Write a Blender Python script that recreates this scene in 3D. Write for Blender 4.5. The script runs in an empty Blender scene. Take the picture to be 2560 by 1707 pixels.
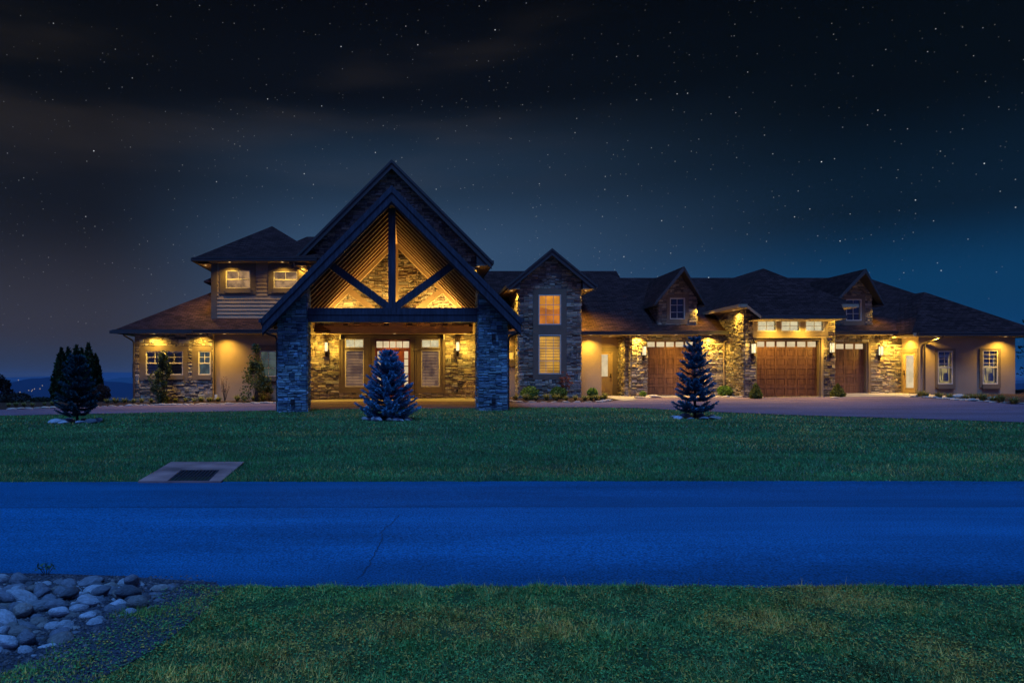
import bpy, math, random
import numpy as np
from mathutils import Vector, Matrix
random.seed(7); rng = np.random.default_rng(7)
SC = bpy.context.scene
R = math.radians
# ------------------------------------------------------------------ camera, sky, moon, exposure
F, VX, VY, CZ = 1706.0, 1020.0, 950.0, 1.6        # focal length in photo pixels, vanishing point of the depth lines, eye height
cam_d = bpy.data.cameras.new("camera"); cam = bpy.data.objects.new("camera", cam_d)
SC.collection.objects.link(cam); SC.camera = cam
cam.location = (0, 0, CZ); cam.rotation_euler = (R(90), 0, 0)
cam_d.sensor_width = 36; cam_d.lens = F/2560*36
cam_d.shift_x = (1280-VX)/2560; cam_d.shift_y = (VY-853.5)/2560
cam_d.clip_start = .05; cam_d.clip_end = 30000

def X(px, Y): return (px-VX)*Y/F
def Z(py, Y): return CZ+(VY-py)*Y/F

SKY_FRONT = 1.0; DUSK = .5; MOON = 2.6; LAMP = 18.0
w = bpy.data.worlds.new("World"); SC.world = w; w.use_nodes = True
nt = w.node_tree; nt.nodes.clear()
def N(tree, t, **k):
    n = tree.nodes.new(t)
    for a, b in k.items(): setattr(n, a, b)
    return n
def world_nodes():
    L = nt.links.new
    out = N(nt, 'ShaderNodeOutputWorld'); bg = N(nt, 'ShaderNodeBackground'); L(bg.outputs[0], out.inputs[0])
    tc = N(nt, 'ShaderNodeTexCoord'); sep = N(nt, 'ShaderNodeSeparateXYZ'); L(tc.outputs['Generated'], sep.inputs[0])
    def M(op, a, b=None, c=None):
        n = N(nt, 'ShaderNodeMath', operation=op)
        for i, v in enumerate((a, b, c)):
            if v is None: continue
            if isinstance(v, (int, float)): n.inputs[i].default_value = v
            else: L(v, n.inputs[i])
        return n.outputs[0]
    def MR(v, a, b, c=0, d=1, smooth=True):
        n = N(nt, 'ShaderNodeMapRange', interpolation_type='SMOOTHSTEP' if smooth else 'LINEAR')
        L(v, n.inputs[0])
        for i, q in enumerate((a, b, c, d)): n.inputs[i+1].default_value = q
        return n.outputs[0]
    def MIX(f, a, b, mode='MIX'):
        n = N(nt, 'ShaderNodeMix', data_type='RGBA', blend_type=mode)
        for s, v in ((0, f), (6, a), (7, b)):
            if isinstance(v, (int, float)): n.inputs[s].default_value = v
            elif isinstance(v, tuple): n.inputs[s].default_value = (*v, 1)
            else: L(v, n.inputs[s])
        return n.outputs[2]
    x, y, z = sep.outputs
    az = M('ARCTAN2', x, y)                       # azimuth from straight ahead, to the right positive
    el = M('ARCSINE', z)
    # vertical fall from blue glow at the horizon to nearly black
    def ramp(v, stops):
        n = N(nt, 'ShaderNodeValToRGB'); L(v, n.inputs[0]); e = n.color_ramp.elements
        n.color_ramp.interpolation = 'EASE'
        while len(e) < len(stops): e.new(.5)
        for q, (p, c) in zip(e, stops): q.position = p; q.color = (*c, 1)
        return n.outputs[0]
    v = MR(el, 0, .55, 0, 1, False)
    cen = ramp(v, [(0, (.052, .098, .185)), (.32, (.034, .076, .150)), (.52, (.0140, .031, .060)), (.72, (.0032, .0048, .0082)), (1, (.0016, .0021, .0030))])
    lef = ramp(v, [(0, (.026, .041, .075)), (.13, (.034, .034, .046)), (.42, (.0075, .0095, .0145)), (.75, (.0030, .0040, .0056)), (1, (.0018, .0022, .0028))])
    rig = ramp(v, [(0, (.0030, .046, .155)), (.20, (.0034, .041, .112)), (.38, (.0032, .0125, .027)), (.62, (.0018, .0040, .0062)), (1, (.0009, .0018, .0024))])
    c = MIX(MR(az, -.45, -.08), lef, cen); c = MIX(MR(az, .0, .62), c, rig)
    # faint brown cloud streaks high on the left
    mp = N(nt, 'ShaderNodeMapping'); L(tc.outputs['Generated'], mp.inputs[0]); mp.inputs['Scale'].default_value = (1.6, 1.2, 9); mp.inputs['Rotation'].default_value = (0, R(-9), 0)
    no = N(nt, 'ShaderNodeTexNoise'); L(mp.outputs[0], no.inputs[0]); no.inputs['Scale'].default_value = 1.7; no.inputs['Detail'].default_value = 3.5; no.inputs['Roughness'].default_value = .45
    cl = M('MULTIPLY', MR(no.outputs[0], .45, .75), M('MULTIPLY', MR(el, .17, .36), MR(az, .38, .05)))
    c = MIX(cl, c, (.0115, .0085, .0062), 'ADD')
    # stars
    sc = None
    for scale, thr, gain, seed in ((120, .095, .34, .0), (70, .062, 1.1, 5.3), (150, .12, .24, 9.1)):
        mp = N(nt, 'ShaderNodeMapping'); L(tc.outputs['Generated'], mp.inputs[0]); mp.inputs['Location'].default_value = (seed,)*3
        vo = N(nt, 'ShaderNodeTexVoronoi', feature='F1'); L(mp.outputs[0], vo.inputs['Vector']); vo.inputs['Scale'].default_value = scale
        sr = N(nt, 'ShaderNodeSeparateColor'); L(vo.outputs['Color'], sr.inputs[0])
        s = M('MULTIPLY', MR(vo.outputs['Distance'], thr, thr*.3), M('MULTIPLY', M('POWER', sr.outputs[0], 3.5), gain))
        sc = s if sc is None else M('ADD', sc, s)
    sc = M('MULTIPLY', sc, MR(el, .0, .10))
    c = MIX(sc, c, (.95, .97, 1.0), 'ADD')
    # blue afterglow of the sunset side, behind the photographer, and the deep blue overhead
    back = M('MULTIPLY', MR(M('MULTIPLY', y, -1), -.25, .85), 1.0)
    c = MIX(back, c, (.10*DUSK, .15*DUSK, .66*DUSK))
    c = MIX(MR(el, .62, 1.1), c, (.003, .05, .26))
    L(c, bg.inputs[0]); bg.inputs[1].default_value = SKY_FRONT
world_nodes()
moon = bpy.data.objects.new("moon_light", bpy.data.lights.new("moon_light", 'SUN')); SC.collection.objects.link(moon)
moon.data.energy = MOON; moon.data.angle = R(16); moon.data.color = (.13, .37, 1.0)
moon.rotation_euler = (R(24), 0, R(-22))
SC.view_settings.view_transform = 'Standard'; SC.view_settings.look = 'None'
SC.view_settings.exposure = 0; SC.view_settings.gamma = 1; SC.view_settings.use_curve_mapping = False
SC.cycles.max_bounces = 6; SC.cycles.diffuse_bounces = 3; SC.cycles.transparent_max_bounces = 16
SC.cycles.sample_clamp_indirect = 4; SC.cycles.caustics_reflective = False; SC.cycles.caustics_refractive = False

# ------------------------------------------------------------------ helpers
def tag(o, label=None, cat=None, group=None, kind=None):
    for k, v in (('label', label), ('category', cat), ('group', group), ('kind', kind)):
        if v: o[k] = v
    return o
def empty(name, loc=(0, 0, 0), **k):
    o = bpy.data.objects.new(name, None); SC.collection.objects.link(o); o.location = loc; o.empty_display_size = .2
    return tag(o, **k)
def wm(o):
    m = Matrix.Translation(o.location) @ o.rotation_euler.to_matrix().to_4x4()
    return (wm(o.parent) @ o.matrix_parent_inverse @ m) if o.parent else m
def adopt(o, parent, keep=True):
    o.parent = parent
    if keep: o.matrix_parent_inverse = wm(parent).inverted()
    return o
class MB:
    def __init__(s, T=None): s.v = []; s.f = []; s.c = []; s.T = T; s.col = (1, 1, 1)
    def p(s, co):
        co = Vector(co)
        if s.T is not None: co = s.T @ co
        s.v.append(tuple(co)); return len(s.v)-1
    def face(s, idx, col=None): s.f.append(tuple(idx)); s.c.append(col or s.col)
    def poly(s, pts, col=None): s.face([s.p(q) for q in pts], col); return s
    def box(s, x0, x1, y0, y1, z0, z1, col=None):
        i = [s.p(q) for q in ((x0,y0,z0),(x1,y0,z0),(x1,y1,z0),(x0,y1,z0),(x0,y0,z1),(x1,y0,z1),(x1,y1,z1),(x0,y1,z1))]
        for a in ((3,2,1,0),(4,5,6,7),(0,1,5,4),(1,2,6,5),(2,3,7,6),(3,0,4,7)): s.face([i[k] for k in a], col)
        return s
    def prism(s, pts, d, col=None):             # closed polygon pts extruded by vector d
        a = [s.p(q) for q in pts]; b = [s.p(Vector(q)+Vector(d)) for q in pts]; n = len(pts)
        s.face(a, col); s.face(b[::-1], col)
        for k in range(n): s.face((a[k], b[k], b[(k+1) % n], a[(k+1) % n]), col)
        return s
    def bar(s, a, b, w, h, up=(0,0,1), col=None):  # box beam from a to b, width w sideways, h along up
        a, b = Vector(a), Vector(b); d = (b-a).normalized(); sd = d.cross(Vector(up)).normalized(); u = sd.cross(d).normalized()
        q = [a+sd*x*w/2+u*y*h/2 for x, y in ((-1,-1),(1,-1),(1,1),(-1,1))]
        return s.prism(q, b-a, col)
    def tube(s, pts, r, n=6, col=None, r2=None):
        pts = [Vector(q) for q in pts]; rings = []; prev = None
        for k, q in enumerate(pts):
            d = (pts[min(k+1, len(pts)-1)]-pts[max(k-1, 0)]).normalized()
            a = prev if prev is not None else (Vector((0,0,1)) if abs(d.z) < .9 else Vector((1,0,0)))
            e1 = (a-d*a.dot(d)).normalized(); prev = e1; e2 = d.cross(e1)
            rr = r if r2 is None else r+(r2-r)*k/max(1, len(pts)-1)
            rings.append([s.p(q+(e1*math.cos(t)+e2*math.sin(t))*rr) for t in [2*math.pi*j/n for j in range(n)]])
        for A, B in zip(rings, rings[1:]):
            for j in range(n): s.face((A[j], A[(j+1) % n], B[(j+1) % n], B[j]), col)
        s.face(rings[0][::-1], col); s.face(rings[-1], col); return s
    def lathe(s, c, prof, n=12, col=None):
        rings = [[s.p((c[0]+r*math.cos(2*math.pi*j/n), c[1]+r*math.sin(2*math.pi*j/n), c[2]+z)) for j in range(n)] for r, z in prof]
        for A, B in zip(rings, rings[1:]):
            for j in range(n): s.face((A[j], A[(j+1) % n], B[(j+1) % n], B[j]), col)
        s.face(rings[0][::-1], col); s.face(rings[-1], col); return s
    def build(s, name, mat, parent=None, smooth=False, fix=True):
        me = bpy.data.meshes.new(name); me.from_pydata(s.v, [], s.f); me.update()
        nf = len(me.polygons); nl = len(me.loops)
        if nf == 0: return None
        nrm = np.empty(nf*3); me.polygons.foreach_get('normal', nrm); nrm = nrm.reshape(-1, 3)
        tot = np.empty(nf, dtype=np.int32); me.polygons.foreach_get('loop_total', tot)
        fi = np.repeat(np.arange(nf), tot)
        vi = np.empty(nl, dtype=np.int32); me.loops.foreach_get('vertex_index', vi)
        co = np.array(s.v)[vi]; n = nrm[fi]
        u = np.cross((0, 0, 1.0), n); ln = np.linalg.norm(u, axis=1); flat = ln < .05
        u[flat] = (1, 0, 0); ln[flat] = 1; u /= ln[:, None]; vv = np.cross(n, u)
        uv = np.stack([(co*u).sum(1), (co*vv).sum(1)], 1)
        me.uv_layers.new(name='UVMap').data.foreach_set('uv', uv.ravel())
        ca = me.color_attributes.new('tint', 'FLOAT_COLOR', 'CORNER')
        cc = np.ones((nl, 4)); cc[:, :3] = np.array(s.c)[fi]; ca.data.foreach_set('color', cc.ravel())
        if smooth: me.polygons.foreach_set('use_smooth', [True]*nf)
        me.materials.append(mat)
        o = bpy.data.objects.new(name, me); SC.collection.objects.link(o)
        if parent: adopt(o, parent)
        return o
def np_mesh(name, verts, faces_n, cols, mat, parent=None, smooth=False):
    """verts (F*k,3) with faces of k corners each in a row; cols (F,3)"""
    k = faces_n; nv = len(verts); nf = nv//k
    me = bpy.data.meshes.new(name); me.vertices.add(nv); me.vertices.foreach_set('co', verts.astype(np.float32).ravel())
    me.loops.add(nv); me.loops.foreach_set('vertex_index', np.arange(nv, dtype=np.int32))
    me.polygons.add(nf); me.polygons.foreach_set('loop_start', np.arange(0, nv, k, dtype=np.int32))
    me.update(calc_edges=True)
    ca = me.color_attributes.new('tint', 'FLOAT_COLOR', 'CORNER')
    cc = np.ones((nv, 4), dtype=np.float32); cc[:, :3] = np.repeat(cols, k, axis=0); ca.data.foreach_set('color', cc.ravel())
    me.materials.append(mat)
    o = bpy.data.objects.new(name, me); SC.collection.objects.link(o)
    if parent: adopt(o, parent)
    return o

# ------------------------------------------------------------------ materials
MATS = {}
def mat(name, col, rough=.8, noise=None, bump=None, tint=False, spec=.3, metal=0, kind=None, uv=False, emit=None, trans=0):
    """noise=(scale, amount), bump=(scale, distance), tint: multiply by the mesh's tint attribute"""
    m = bpy.data.materials.new(name); m.use_nodes = True; t = m.node_tree; b = t.nodes['Principled BSDF']; L = t.links.new
    b.inputs['Roughness'].default_value = rough; b.inputs['Metallic'].default_value = metal
    b.inputs['Specular IOR Level'].default_value = spec
    tc = N(t, 'ShaderNodeTexCoord'); vec = tc.outputs['UV' if uv else 'Object']
    c = None
    def mul(a, bb):
        n = N(t, 'ShaderNodeMix', data_type='RGBA', blend_type='MULTIPLY'); n.inputs[0].default_value = 1
        for s, v in ((6, a), (7, bb)):
            if isinstance(v, tuple): n.inputs[s].default_value = (*v, 1)
            else: L(v, n.inputs[s])
        return n.outputs[2]
    c = col
    if kind:                                    # custom colour/bump network
        c, h, dist = kind(t, L, vec, col, mul)
        if h is not None:
            bp = N(t, 'ShaderNodeBump'); bp.inputs['Distance'].default_value = dist; L(h, bp.inputs['Height']); L(bp.outputs[0], b.inputs['Normal'])
    if noise:
        no = N(t, 'ShaderNodeTexNoise'); L(vec, no.inputs[0]); no.inputs['Scale'].default_value = noise[0]; no.inputs['Detail'].default_value = 5
        mr = N(t, 'ShaderNodeMapRange'); L(no.outputs[0], mr.inputs[0]); mr.inputs[1].default_value = .3; mr.inputs[2].default_value = .7
        mr.inputs[3].default_value = 1-noise[1]; mr.inputs[4].default_value = 1+noise[1]
        cb = N(t, 'ShaderNodeCombineColor'); [L(mr.outputs[0], cb.inputs[i]) for i in range(3)]
        c = mul(c, cb.outputs[0])
    if tint:
        at = N(t, 'ShaderNodeAttribute'); at.attribute_name = 'tint'; c = mul(c, at.outputs['Color'])
    if bump:
        no = N(t, 'ShaderNodeTexNoise'); L(vec, no.inputs[0]); no.inputs['Scale'].default_value = bump[0]; no.inputs['Detail'].default_value = 6
        bp = N(t, 'ShaderNodeBump'); bp.inputs['Distance'].default_value = bump[1]; L(no.outputs[0], bp.inputs['Height']); L(bp.outputs[0], b.inputs['Normal'])
    if isinstance(c, tuple): b.inputs['Base Color'].default_value = (*c, 1)
    else: L(c, b.inputs['Base Color'])
    if emit:
        b.inputs['Emission Color'].default_value = (*emit[0], 1); b.inputs['Emission Strength'].default_value = emit[1]
    if trans:                                   # thin leaves let some light through
        tr = N(t, 'ShaderNodeBsdfTranslucent'); mx = N(t, 'ShaderNodeMixShader'); mx.inputs[0].default_value = trans
        if isinstance(c, tuple): tr.inputs[0].default_value = (*c, 1)
        else: L(c, tr.inputs[0])
        out = t.nodes['Material Output']; L(b.outputs[0], mx.inputs[1]); L(tr.outputs[0], mx.inputs[2]); L(mx.outputs[0], out.inputs[0])
    MATS[name] = m; return m
def k_shingle(t, L, vec, col, mul):
    br = N(t, 'ShaderNodeTexBrick'); L(vec, br.inputs[0]); br.offset = .5
    br.inputs['Scale'].default_value = 1; br.inputs['Brick Width'].default_value = .30; br.inputs['Row Height'].default_value = .14
    br.inputs['Mortar Size'].default_value = .012; br.inputs['Mortar Smooth'].default_value = .3; br.inputs['Bias'].default_value = 0
    br.inputs['Color1'].default_value = (*[q*.62 for q in col], 1); br.inputs['Color2'].default_value = (*[q*1.5 for q in col], 1)
    br.inputs['Mortar'].default_value = (*[q*.3 for q in col], 1)
    sp = N(t, 'ShaderNodeSeparateXYZ'); L(vec, sp.inputs[0])
    m = N(t, 'ShaderNodeMath', operation='MULTIPLY'); L(sp.outputs[1], m.inputs[0]); m.inputs[1].default_value = -1/.14
    fr = N(t, 'ShaderNodeMath', operation='FRACT'); L(m.outputs[0], fr.inputs[0])
    ad = N(t, 'ShaderNodeMath', operation='MULTIPLY_ADD'); L(br.outputs['Fac'], ad.inputs[0]); ad.inputs[1].default_value = -1.2; L(fr.outputs[0], ad.inputs[2])
    return br.outputs['Color'], ad.outputs[0], .02
def k_asphalt(t, L, vec, col, mul):
    n1 = N(t, 'ShaderNodeTexNoise'); L(vec, n1.inputs[0]); n1.inputs['Scale'].default_value = 60; n1.inputs['Detail'].default_value = 3
    n2 = N(t, 'ShaderNodeTexNoise'); mp = N(t, 'ShaderNodeMapping'); L(vec, mp.inputs[0]); mp.inputs['Scale'].default_value = (.25, 1.1, 1); L(mp.outputs[0], n2.inputs[0]); n2.inputs['Scale'].default_value = 1.1; n2.inputs['Detail'].default_value = 5
    n3 = N(t, 'ShaderNodeTexNoise'); mp3 = N(t, 'ShaderNodeMapping'); L(vec, mp3.inputs[0]); mp3.inputs['Scale'].default_value = (.6, 14, 1); L(mp3.outputs[0], n3.inputs[0]); n3.inputs['Scale'].default_value = .7; n3.inputs['Detail'].default_value = 3
    r1 = N(t, 'ShaderNodeValToRGB'); L(n1.outputs[0], r1.inputs[0]); e = r1.color_ramp.elements
    e[0].position = .32; e[0].color = (.42, .42, .42, 1); e[1].position = .74; e[1].color = (2.0, 2.0, 2.0, 1)
    r2 = N(t, 'ShaderNodeMapRange'); L(n2.outputs[0], r2.inputs[0]); r2.inputs[1].default_value = .3; r2.inputs[2].default_value = .7; r2.inputs[3].default_value = .78; r2.inputs[4].default_value = 1.2
    r3 = N(t, 'ShaderNodeMapRange'); L(n3.outputs[0], r3.inputs[0]); r3.inputs[1].default_value = .3; r3.inputs[2].default_value = .7; r3.inputs[3].default_value = .93; r3.inputs[4].default_value = 1.06
    m = N(t, 'ShaderNodeMath', operation='MULTIPLY'); L(r2.outputs[0], m.inputs[0]); L(r3.outputs[0], m.inputs[1])
    if col[2] > .2:                              # the far lane beyond the seam is darker; the near edge darkens unevenly
        sy = N(t, 'ShaderNodeSeparateXYZ'); L(vec, sy.inputs[0]); lane = N(t, 'ShaderNodeMapRange'); L(sy.outputs[1], lane.inputs[0]); lane.inputs[1].default_value = 8.53; lane.inputs[2].default_value = 8.57; lane.inputs[3].default_value = 1.0; lane.inputs[4].default_value = .78
        nn = N(t, 'ShaderNodeTexNoise'); L(vec, nn.inputs[0]); nn.inputs['Scale'].default_value = .8; nn.inputs['Detail'].default_value = 4
        ya = N(t, 'ShaderNodeMath', operation='MULTIPLY_ADD'); L(nn.outputs[0], ya.inputs[0]); ya.inputs[1].default_value = -1.6; L(sy.outputs[1], ya.inputs[2])
        ed = N(t, 'ShaderNodeMapRange', interpolation_type='SMOOTHSTEP'); L(ya.outputs[0], ed.inputs[0]); ed.inputs[1].default_value = 4.5; ed.inputs[2].default_value = 5.5; ed.inputs[3].default_value = .58; ed.inputs[4].default_value = 1.0
        q1 = N(t, 'ShaderNodeMath', operation='MULTIPLY'); L(lane.outputs[0], q1.inputs[0]); L(ed.outputs[0], q1.inputs[1]); q2 = N(t, 'ShaderNodeMath', operation='MULTIPLY'); L(m.outputs[0], q2.inputs[0]); L(q1.outputs[0], q2.inputs[1]); m = q2
    cb = N(t, 'ShaderNodeCombineColor'); [L(m.outputs[0], cb.inputs[i]) for i in range(3)]
    return mul(mul(col, r1.outputs[0]), cb.outputs[0]), n1.outputs[0], .006
def k_ground(t, L, vec, col, mul):
    n1 = N(t, 'ShaderNodeTexNoise'); L(vec, n1.inputs[0]); n1.inputs['Scale'].default_value = 14; n1.inputs['Detail'].default_value = 8; n1.inputs['Roughness'].default_value = .7
    n2 = N(t, 'ShaderNodeTexNoise'); L(vec, n2.inputs[0]); n2.inputs['Scale'].default_value = .45; n2.inputs['Detail'].default_value = 4
    r = N(t, 'ShaderNodeValToRGB'); L(n1.outputs[0], r.inputs[0]); e = r.color_ramp.elements
    e[0].position = .3; e[0].color = (.55, .55, .5, 1); e[1].position = .72; e[1].color = (1.6, 1.5, 1.3, 1)
    q = N(t, 'ShaderNodeValToRGB'); L(n2.outputs[0], q.inputs[0]); e = q.color_ramp.elements
    e[0].position = .35; e[0].color = (.75, .9, .8, 1); e[1].position = .68; e[1].color = (1.35, 1.1, 1.0, 1)
    return mul(mul(col, r.outputs[0]), q.outputs[0]), n1.outputs[0], .03
def k_wood(t, L, vec, col, mul):
    mp = N(t, 'ShaderNodeMapping'); L(vec, mp.inputs[0]); mp.inputs['Scale'].default_value = (1, 1, .12)
    n1 = N(t, 'ShaderNodeTexNoise'); L(mp.outputs[0], n1.inputs[0]); n1.inputs['Scale'].default_value = 14; n1.inputs['Detail'].default_value = 6
    r = N(t, 'ShaderNodeValToRGB'); L(n1.outputs[0], r.inputs[0]); e = r.color_ramp.elements
    e[0].position = .3; e[0].color = (.6, .55, .5, 1); e[1].position = .7; e[1].color = (1.35, 1.3, 1.25, 1)
    return mul(col, r.outputs[0]), n1.outputs[0], .004
STONE = mat('ledgestone', (1, 1, 1), .9, noise=(9, .22), bump=(22, .02), tint=True, spec=.15)
MORTAR = mat('mortar', (.045, .038, .032), .95)
STUCCO = mat('stucco', (.36, .25, .165), .95, noise=(1.3, .07), bump=(35, .008), spec=.1)
TAUPE = mat('taupe_trim', (.17, .12, .08), .7, noise=(4, .08))
SIDING = mat('lap_siding', (.34, .24, .16), .8, noise=(5, .06))
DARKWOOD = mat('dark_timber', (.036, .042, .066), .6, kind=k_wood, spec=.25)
FASCIA = mat('dark_fascia', (.055, .047, .045), .55, noise=(3, .1), spec=.3)
SOFFIT = mat('soffit', (.34, .25, .155), .8, noise=(2, .06))
RAFTER = mat('cedar_rafter', (.33, .20, .105), .75, kind=k_wood)
LITBEAM = mat('lit_beam', (.32, .22, .13), .7, noise=(4, .08))  # lighter than the trim: lamp light put into the beam colour
SHADERAFTER = mat('shaded_rafter', (.12, .055, .028), .75, kind=k_wood)  # shade of the unlit rafter faces put into the wood colour
SHINGLE = mat('shingles', (.042, .019, .017), .95, kind=k_shingle, uv=True, noise=(.8, .12), spec=.12)
CREAM = mat('cream_vinyl', (.66, .57, .44), .5, spec=.4)
CONC = mat('concrete', (.30, .25, .20), .9, noise=(3, .12), bump=(40, .004))
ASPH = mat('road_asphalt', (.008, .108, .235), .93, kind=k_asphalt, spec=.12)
DRIVE = mat('driveway_asphalt', (.15, .10, .12), .93, kind=k_asphalt, spec=.12)
GROUND = mat('lawn_soil', (.05, .105, .048), 1, kind=k_ground, spec=.05)
MULCH = mat('mulch', (.06, .035, .024), 1, noise=(20, .5), bump=(30, .04), spec=.05)
DIRT = mat('gravelly_dirt', (.06, .07, .09), 1, noise=(55, .9), bump=(45, .04), spec=.1)
BLADE = mat('grass_blade', (1, 1, 1), .75, tint=True, spec=.2, trans=.3)
LEAF = mat('leaf', (1, 1, 1), .6, tint=True, spec=.3, trans=.3)
NEEDLE = mat('needles', (1, 1, 1), .8, tint=True, spec=.15, trans=.12)
BARK = mat('bark', (.06, .042, .03), .95, noise=(12, .4), bump=(30, .01))
ROCK = mat('river_rock', (1, 1, 1), .8, noise=(7, .3), bump=(14, .012), tint=True, spec=.3)
GWOOD = mat('garage_wood', (.165, .078, .046), .5, kind=k_wood, spec=.35)
DOORW = mat('door_mahogany', (.13, .030, .014), .4, kind=k_wood, spec=.45)
TANDOOR = mat('tan_door', (.36, .24, .125), .55, noise=(3, .05))
METAL = mat('dark_bronze', (.05, .034, .022), .4, metal=.6)
IRON = mat('cast_iron', (.04, .04, .05), .6, metal=.5)
SPOUT = mat('downspout_paint', (.075, .055, .045), .5)
SPOUTL = mat('downspout_tan', (.26, .18, .11), .5)
BLIND = mat('blind_slats', (.75, .60, .42), .6)
BLACK = mat('black_plastic', (.02, .02, .02), .5)
RATTAN = mat('rattan', (.42, .31, .21), .6)
WHITE = mat('white_paint', (.7, .66, .58), .6)
CURT = mat('pale_curtain', (.5, .5, .44), .9, noise=(12, .25))
def emat(name, col, s, noise=None, nscale=(1, 1, 1)):
    m = bpy.data.materials.new(name); m.use_nodes = True; t = m.node_tree; t.nodes.clear(); L = t.links.new
    o = N(t, 'ShaderNodeOutputMaterial'); e = N(t, 'ShaderNodeEmission'); L(e.outputs[0], o.inputs[0])
    e.inputs[0].default_value = (*col, 1); e.inputs[1].default_value = s
    if noise:
        tc = N(t, 'ShaderNodeTexCoord'); mp = N(t, 'ShaderNodeMapping'); L(tc.outputs['Object'], mp.inputs[0]); mp.inputs['Scale'].default_value = nscale
        no = N(t, 'ShaderNodeTexNoise'); L(mp.outputs[0], no.inputs[0]); no.inputs['Scale'].default_value = noise[0]; no.inputs['Detail'].default_value = 3
        r = N(t, 'ShaderNodeValToRGB'); L(no.outputs[0], r.inputs[0]); el = r.color_ramp.elements
        el[0].position = .38; el[0].color = (*[q*(1-noise[1]) for q in col], 1); el[1].position = .62; el[1].color = (*[min(1.5, q*(1+noise[1])) for q in col], 1)
        L(r.outputs[0], e.inputs[0])
    return m
LAMPGLASS = emat('lantern_glass', (1, .86, .52), 1.15, (14, .25, ), (1, 1, .2))
BULB = emat('downlight_bulb', (1, .62, .22), 1.6)
ROOM_GOLD = emat('lit_room_gold', (1.0, .50, .05), 1.2, (1.2, .35))
ROOM_ORANGE = emat('lit_room_orange', (1.0, .36, .018), .95, (1.2, .3))
ROOM_AMBER = emat('lit_room_amber', (.75, .22, .01), .8, (1.4, .3))
ROOM_PALE = emat('lit_room_pale', (.95, .78, .46), .85, (3.5, .16))
ROOM_DIM = emat('dim_room', (.36, .20, .085), 1.0, (2.5, .5))
ROOM_TEAL = emat('curtained_room', (.15, .19, .17), .42, (3, .3))
ROOM_YEL = emat('lit_room_yellow', (.55, .40, .12), .7, (2.2, .45))
FROST = emat('backlit_frosted_glass', (.98, .76, .44), .72, (2.5, .12))
TOWN = emat('town_light', (1, .75, .5), .5)
def glassmat(name, tintc, r0=.06):
    m = bpy.data.materials.new(name); m.use_nodes = True; t = m.node_tree; t.nodes.clear(); L = t.links.new
    o = N(t, 'ShaderNodeOutputMaterial'); tr = N(t, 'ShaderNodeBsdfTransparent'); gl = N(t, 'ShaderNodeBsdfGlossy'); mx = N(t, 'ShaderNodeMixShader')
    fr = N(t, 'ShaderNodeFresnel'); fr.inputs[0].default_value = 1.5
    tr.inputs[0].default_value = (*tintc, 1); gl.inputs['Roughness'].default_value = .02
    L(fr.outputs[0], mx.inputs[0]); L(tr.outputs[0], mx.inputs[1]); L(gl.outputs[0], mx.inputs[2]); L(mx.outputs[0], o.inputs[0]); return m
GLASS = glassmat('window_glass', (.92, .94, .93))
DARKROOM = mat('dark_room', (.010, .012, .016), .9)
DARKGLASS = mat('dark_glass', (.008, .010, .014), .06, spec=.6)

# ------------------------------------------------------------------ ground shape
def sm(a, b, t): t = np.clip((np.asarray(t, float)-a)/(b-a), 0, 1); return t*t*(3-2*t)
def g(x, y):
    x = np.asarray(x, float); y = np.asarray(y, float)
    z = np.interp(y, [2, 5.2, 5.32, 10.7, 10.85, 28, 36, 60], [.06, .02, -.03, -.03, .02, .32, .61, .66])
    z = z+.0115*np.clip(x-.5, -18, 26)*sm(20, 34, y)
    z = z-.10*sm(1.7, 3.4, -x)*sm(5.6, 4.6, y)*0
    edge = np.where(x < -15.6, 39.5, np.where(x > 31.5, 46.0, 56.0))
    d = np.maximum(0, y-edge)
    z = z-.42*d*sm(0, 8, d)+0*x
    side = np.maximum(0, np.abs(x-5)-75); z = z-.35*side
    z = z-.03*np.maximum(0, -y-10)
    return np.maximum(z, -160)
def gz(x, y): return float(g(x, y))
def at(px, py):                                  # ground point seen at a photo pixel
    Y = 20.0
    for _ in range(60):
        Y = .5*Y+.5*max(3, (CZ-gz(X(px, Y), Y))*F/(py-VY))
    return Vector((X(px, Y), Y, gz(X(px, Y), Y)))
def sheet(name, xs, ys, zf, m):
    XX, YY = np.meshgrid(xs, ys); ZZ = zf(XX, YY); nx, ny = len(xs), len(ys)
    V = np.stack([XX, YY, ZZ], -1).reshape(-1, 3)
    fs = [(j*nx+i, j*nx+i+1, (j+1)*nx+i+1, (j+1)*nx+i) for j in range(ny-1) for i in range(nx-1)]
    me = bpy.data.meshes.new(name); me.from_pydata(V.tolist(), [], fs); me.update(); me.materials.append(m)
    me.polygons.foreach_set('use_smooth', [True]*len(fs))
    o = bpy.data.objects.new(name, me); SC.collection.objects.link(o); return o
def far(a, b, n, s): return np.sign(b-a)*np.geomspace(1, abs(b-a), n)*1.0+a
xs = np.unique(np.round(np.concatenate([-70-np.geomspace(2, 6000, 18), np.arange(-70, 80.1, 1.0), 80+np.geomspace(2, 6000, 18)]), 3))
ys = np.unique(np.round(np.concatenate([-20-np.geomspace(2, 900, 10), np.arange(-20, 5, 1.0), [5.2, 5.32], np.arange(6, 10.6, 1), [10.7, 10.85], np.arange(11, 66, .5), 66+np.geomspace(1, 9000, 26)]), 3))
tag(sheet('ground', xs, ys, lambda a, b: g(a, b), GROUND), kind='structure', label='dark grassy ground of the hilltop lot')
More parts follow.
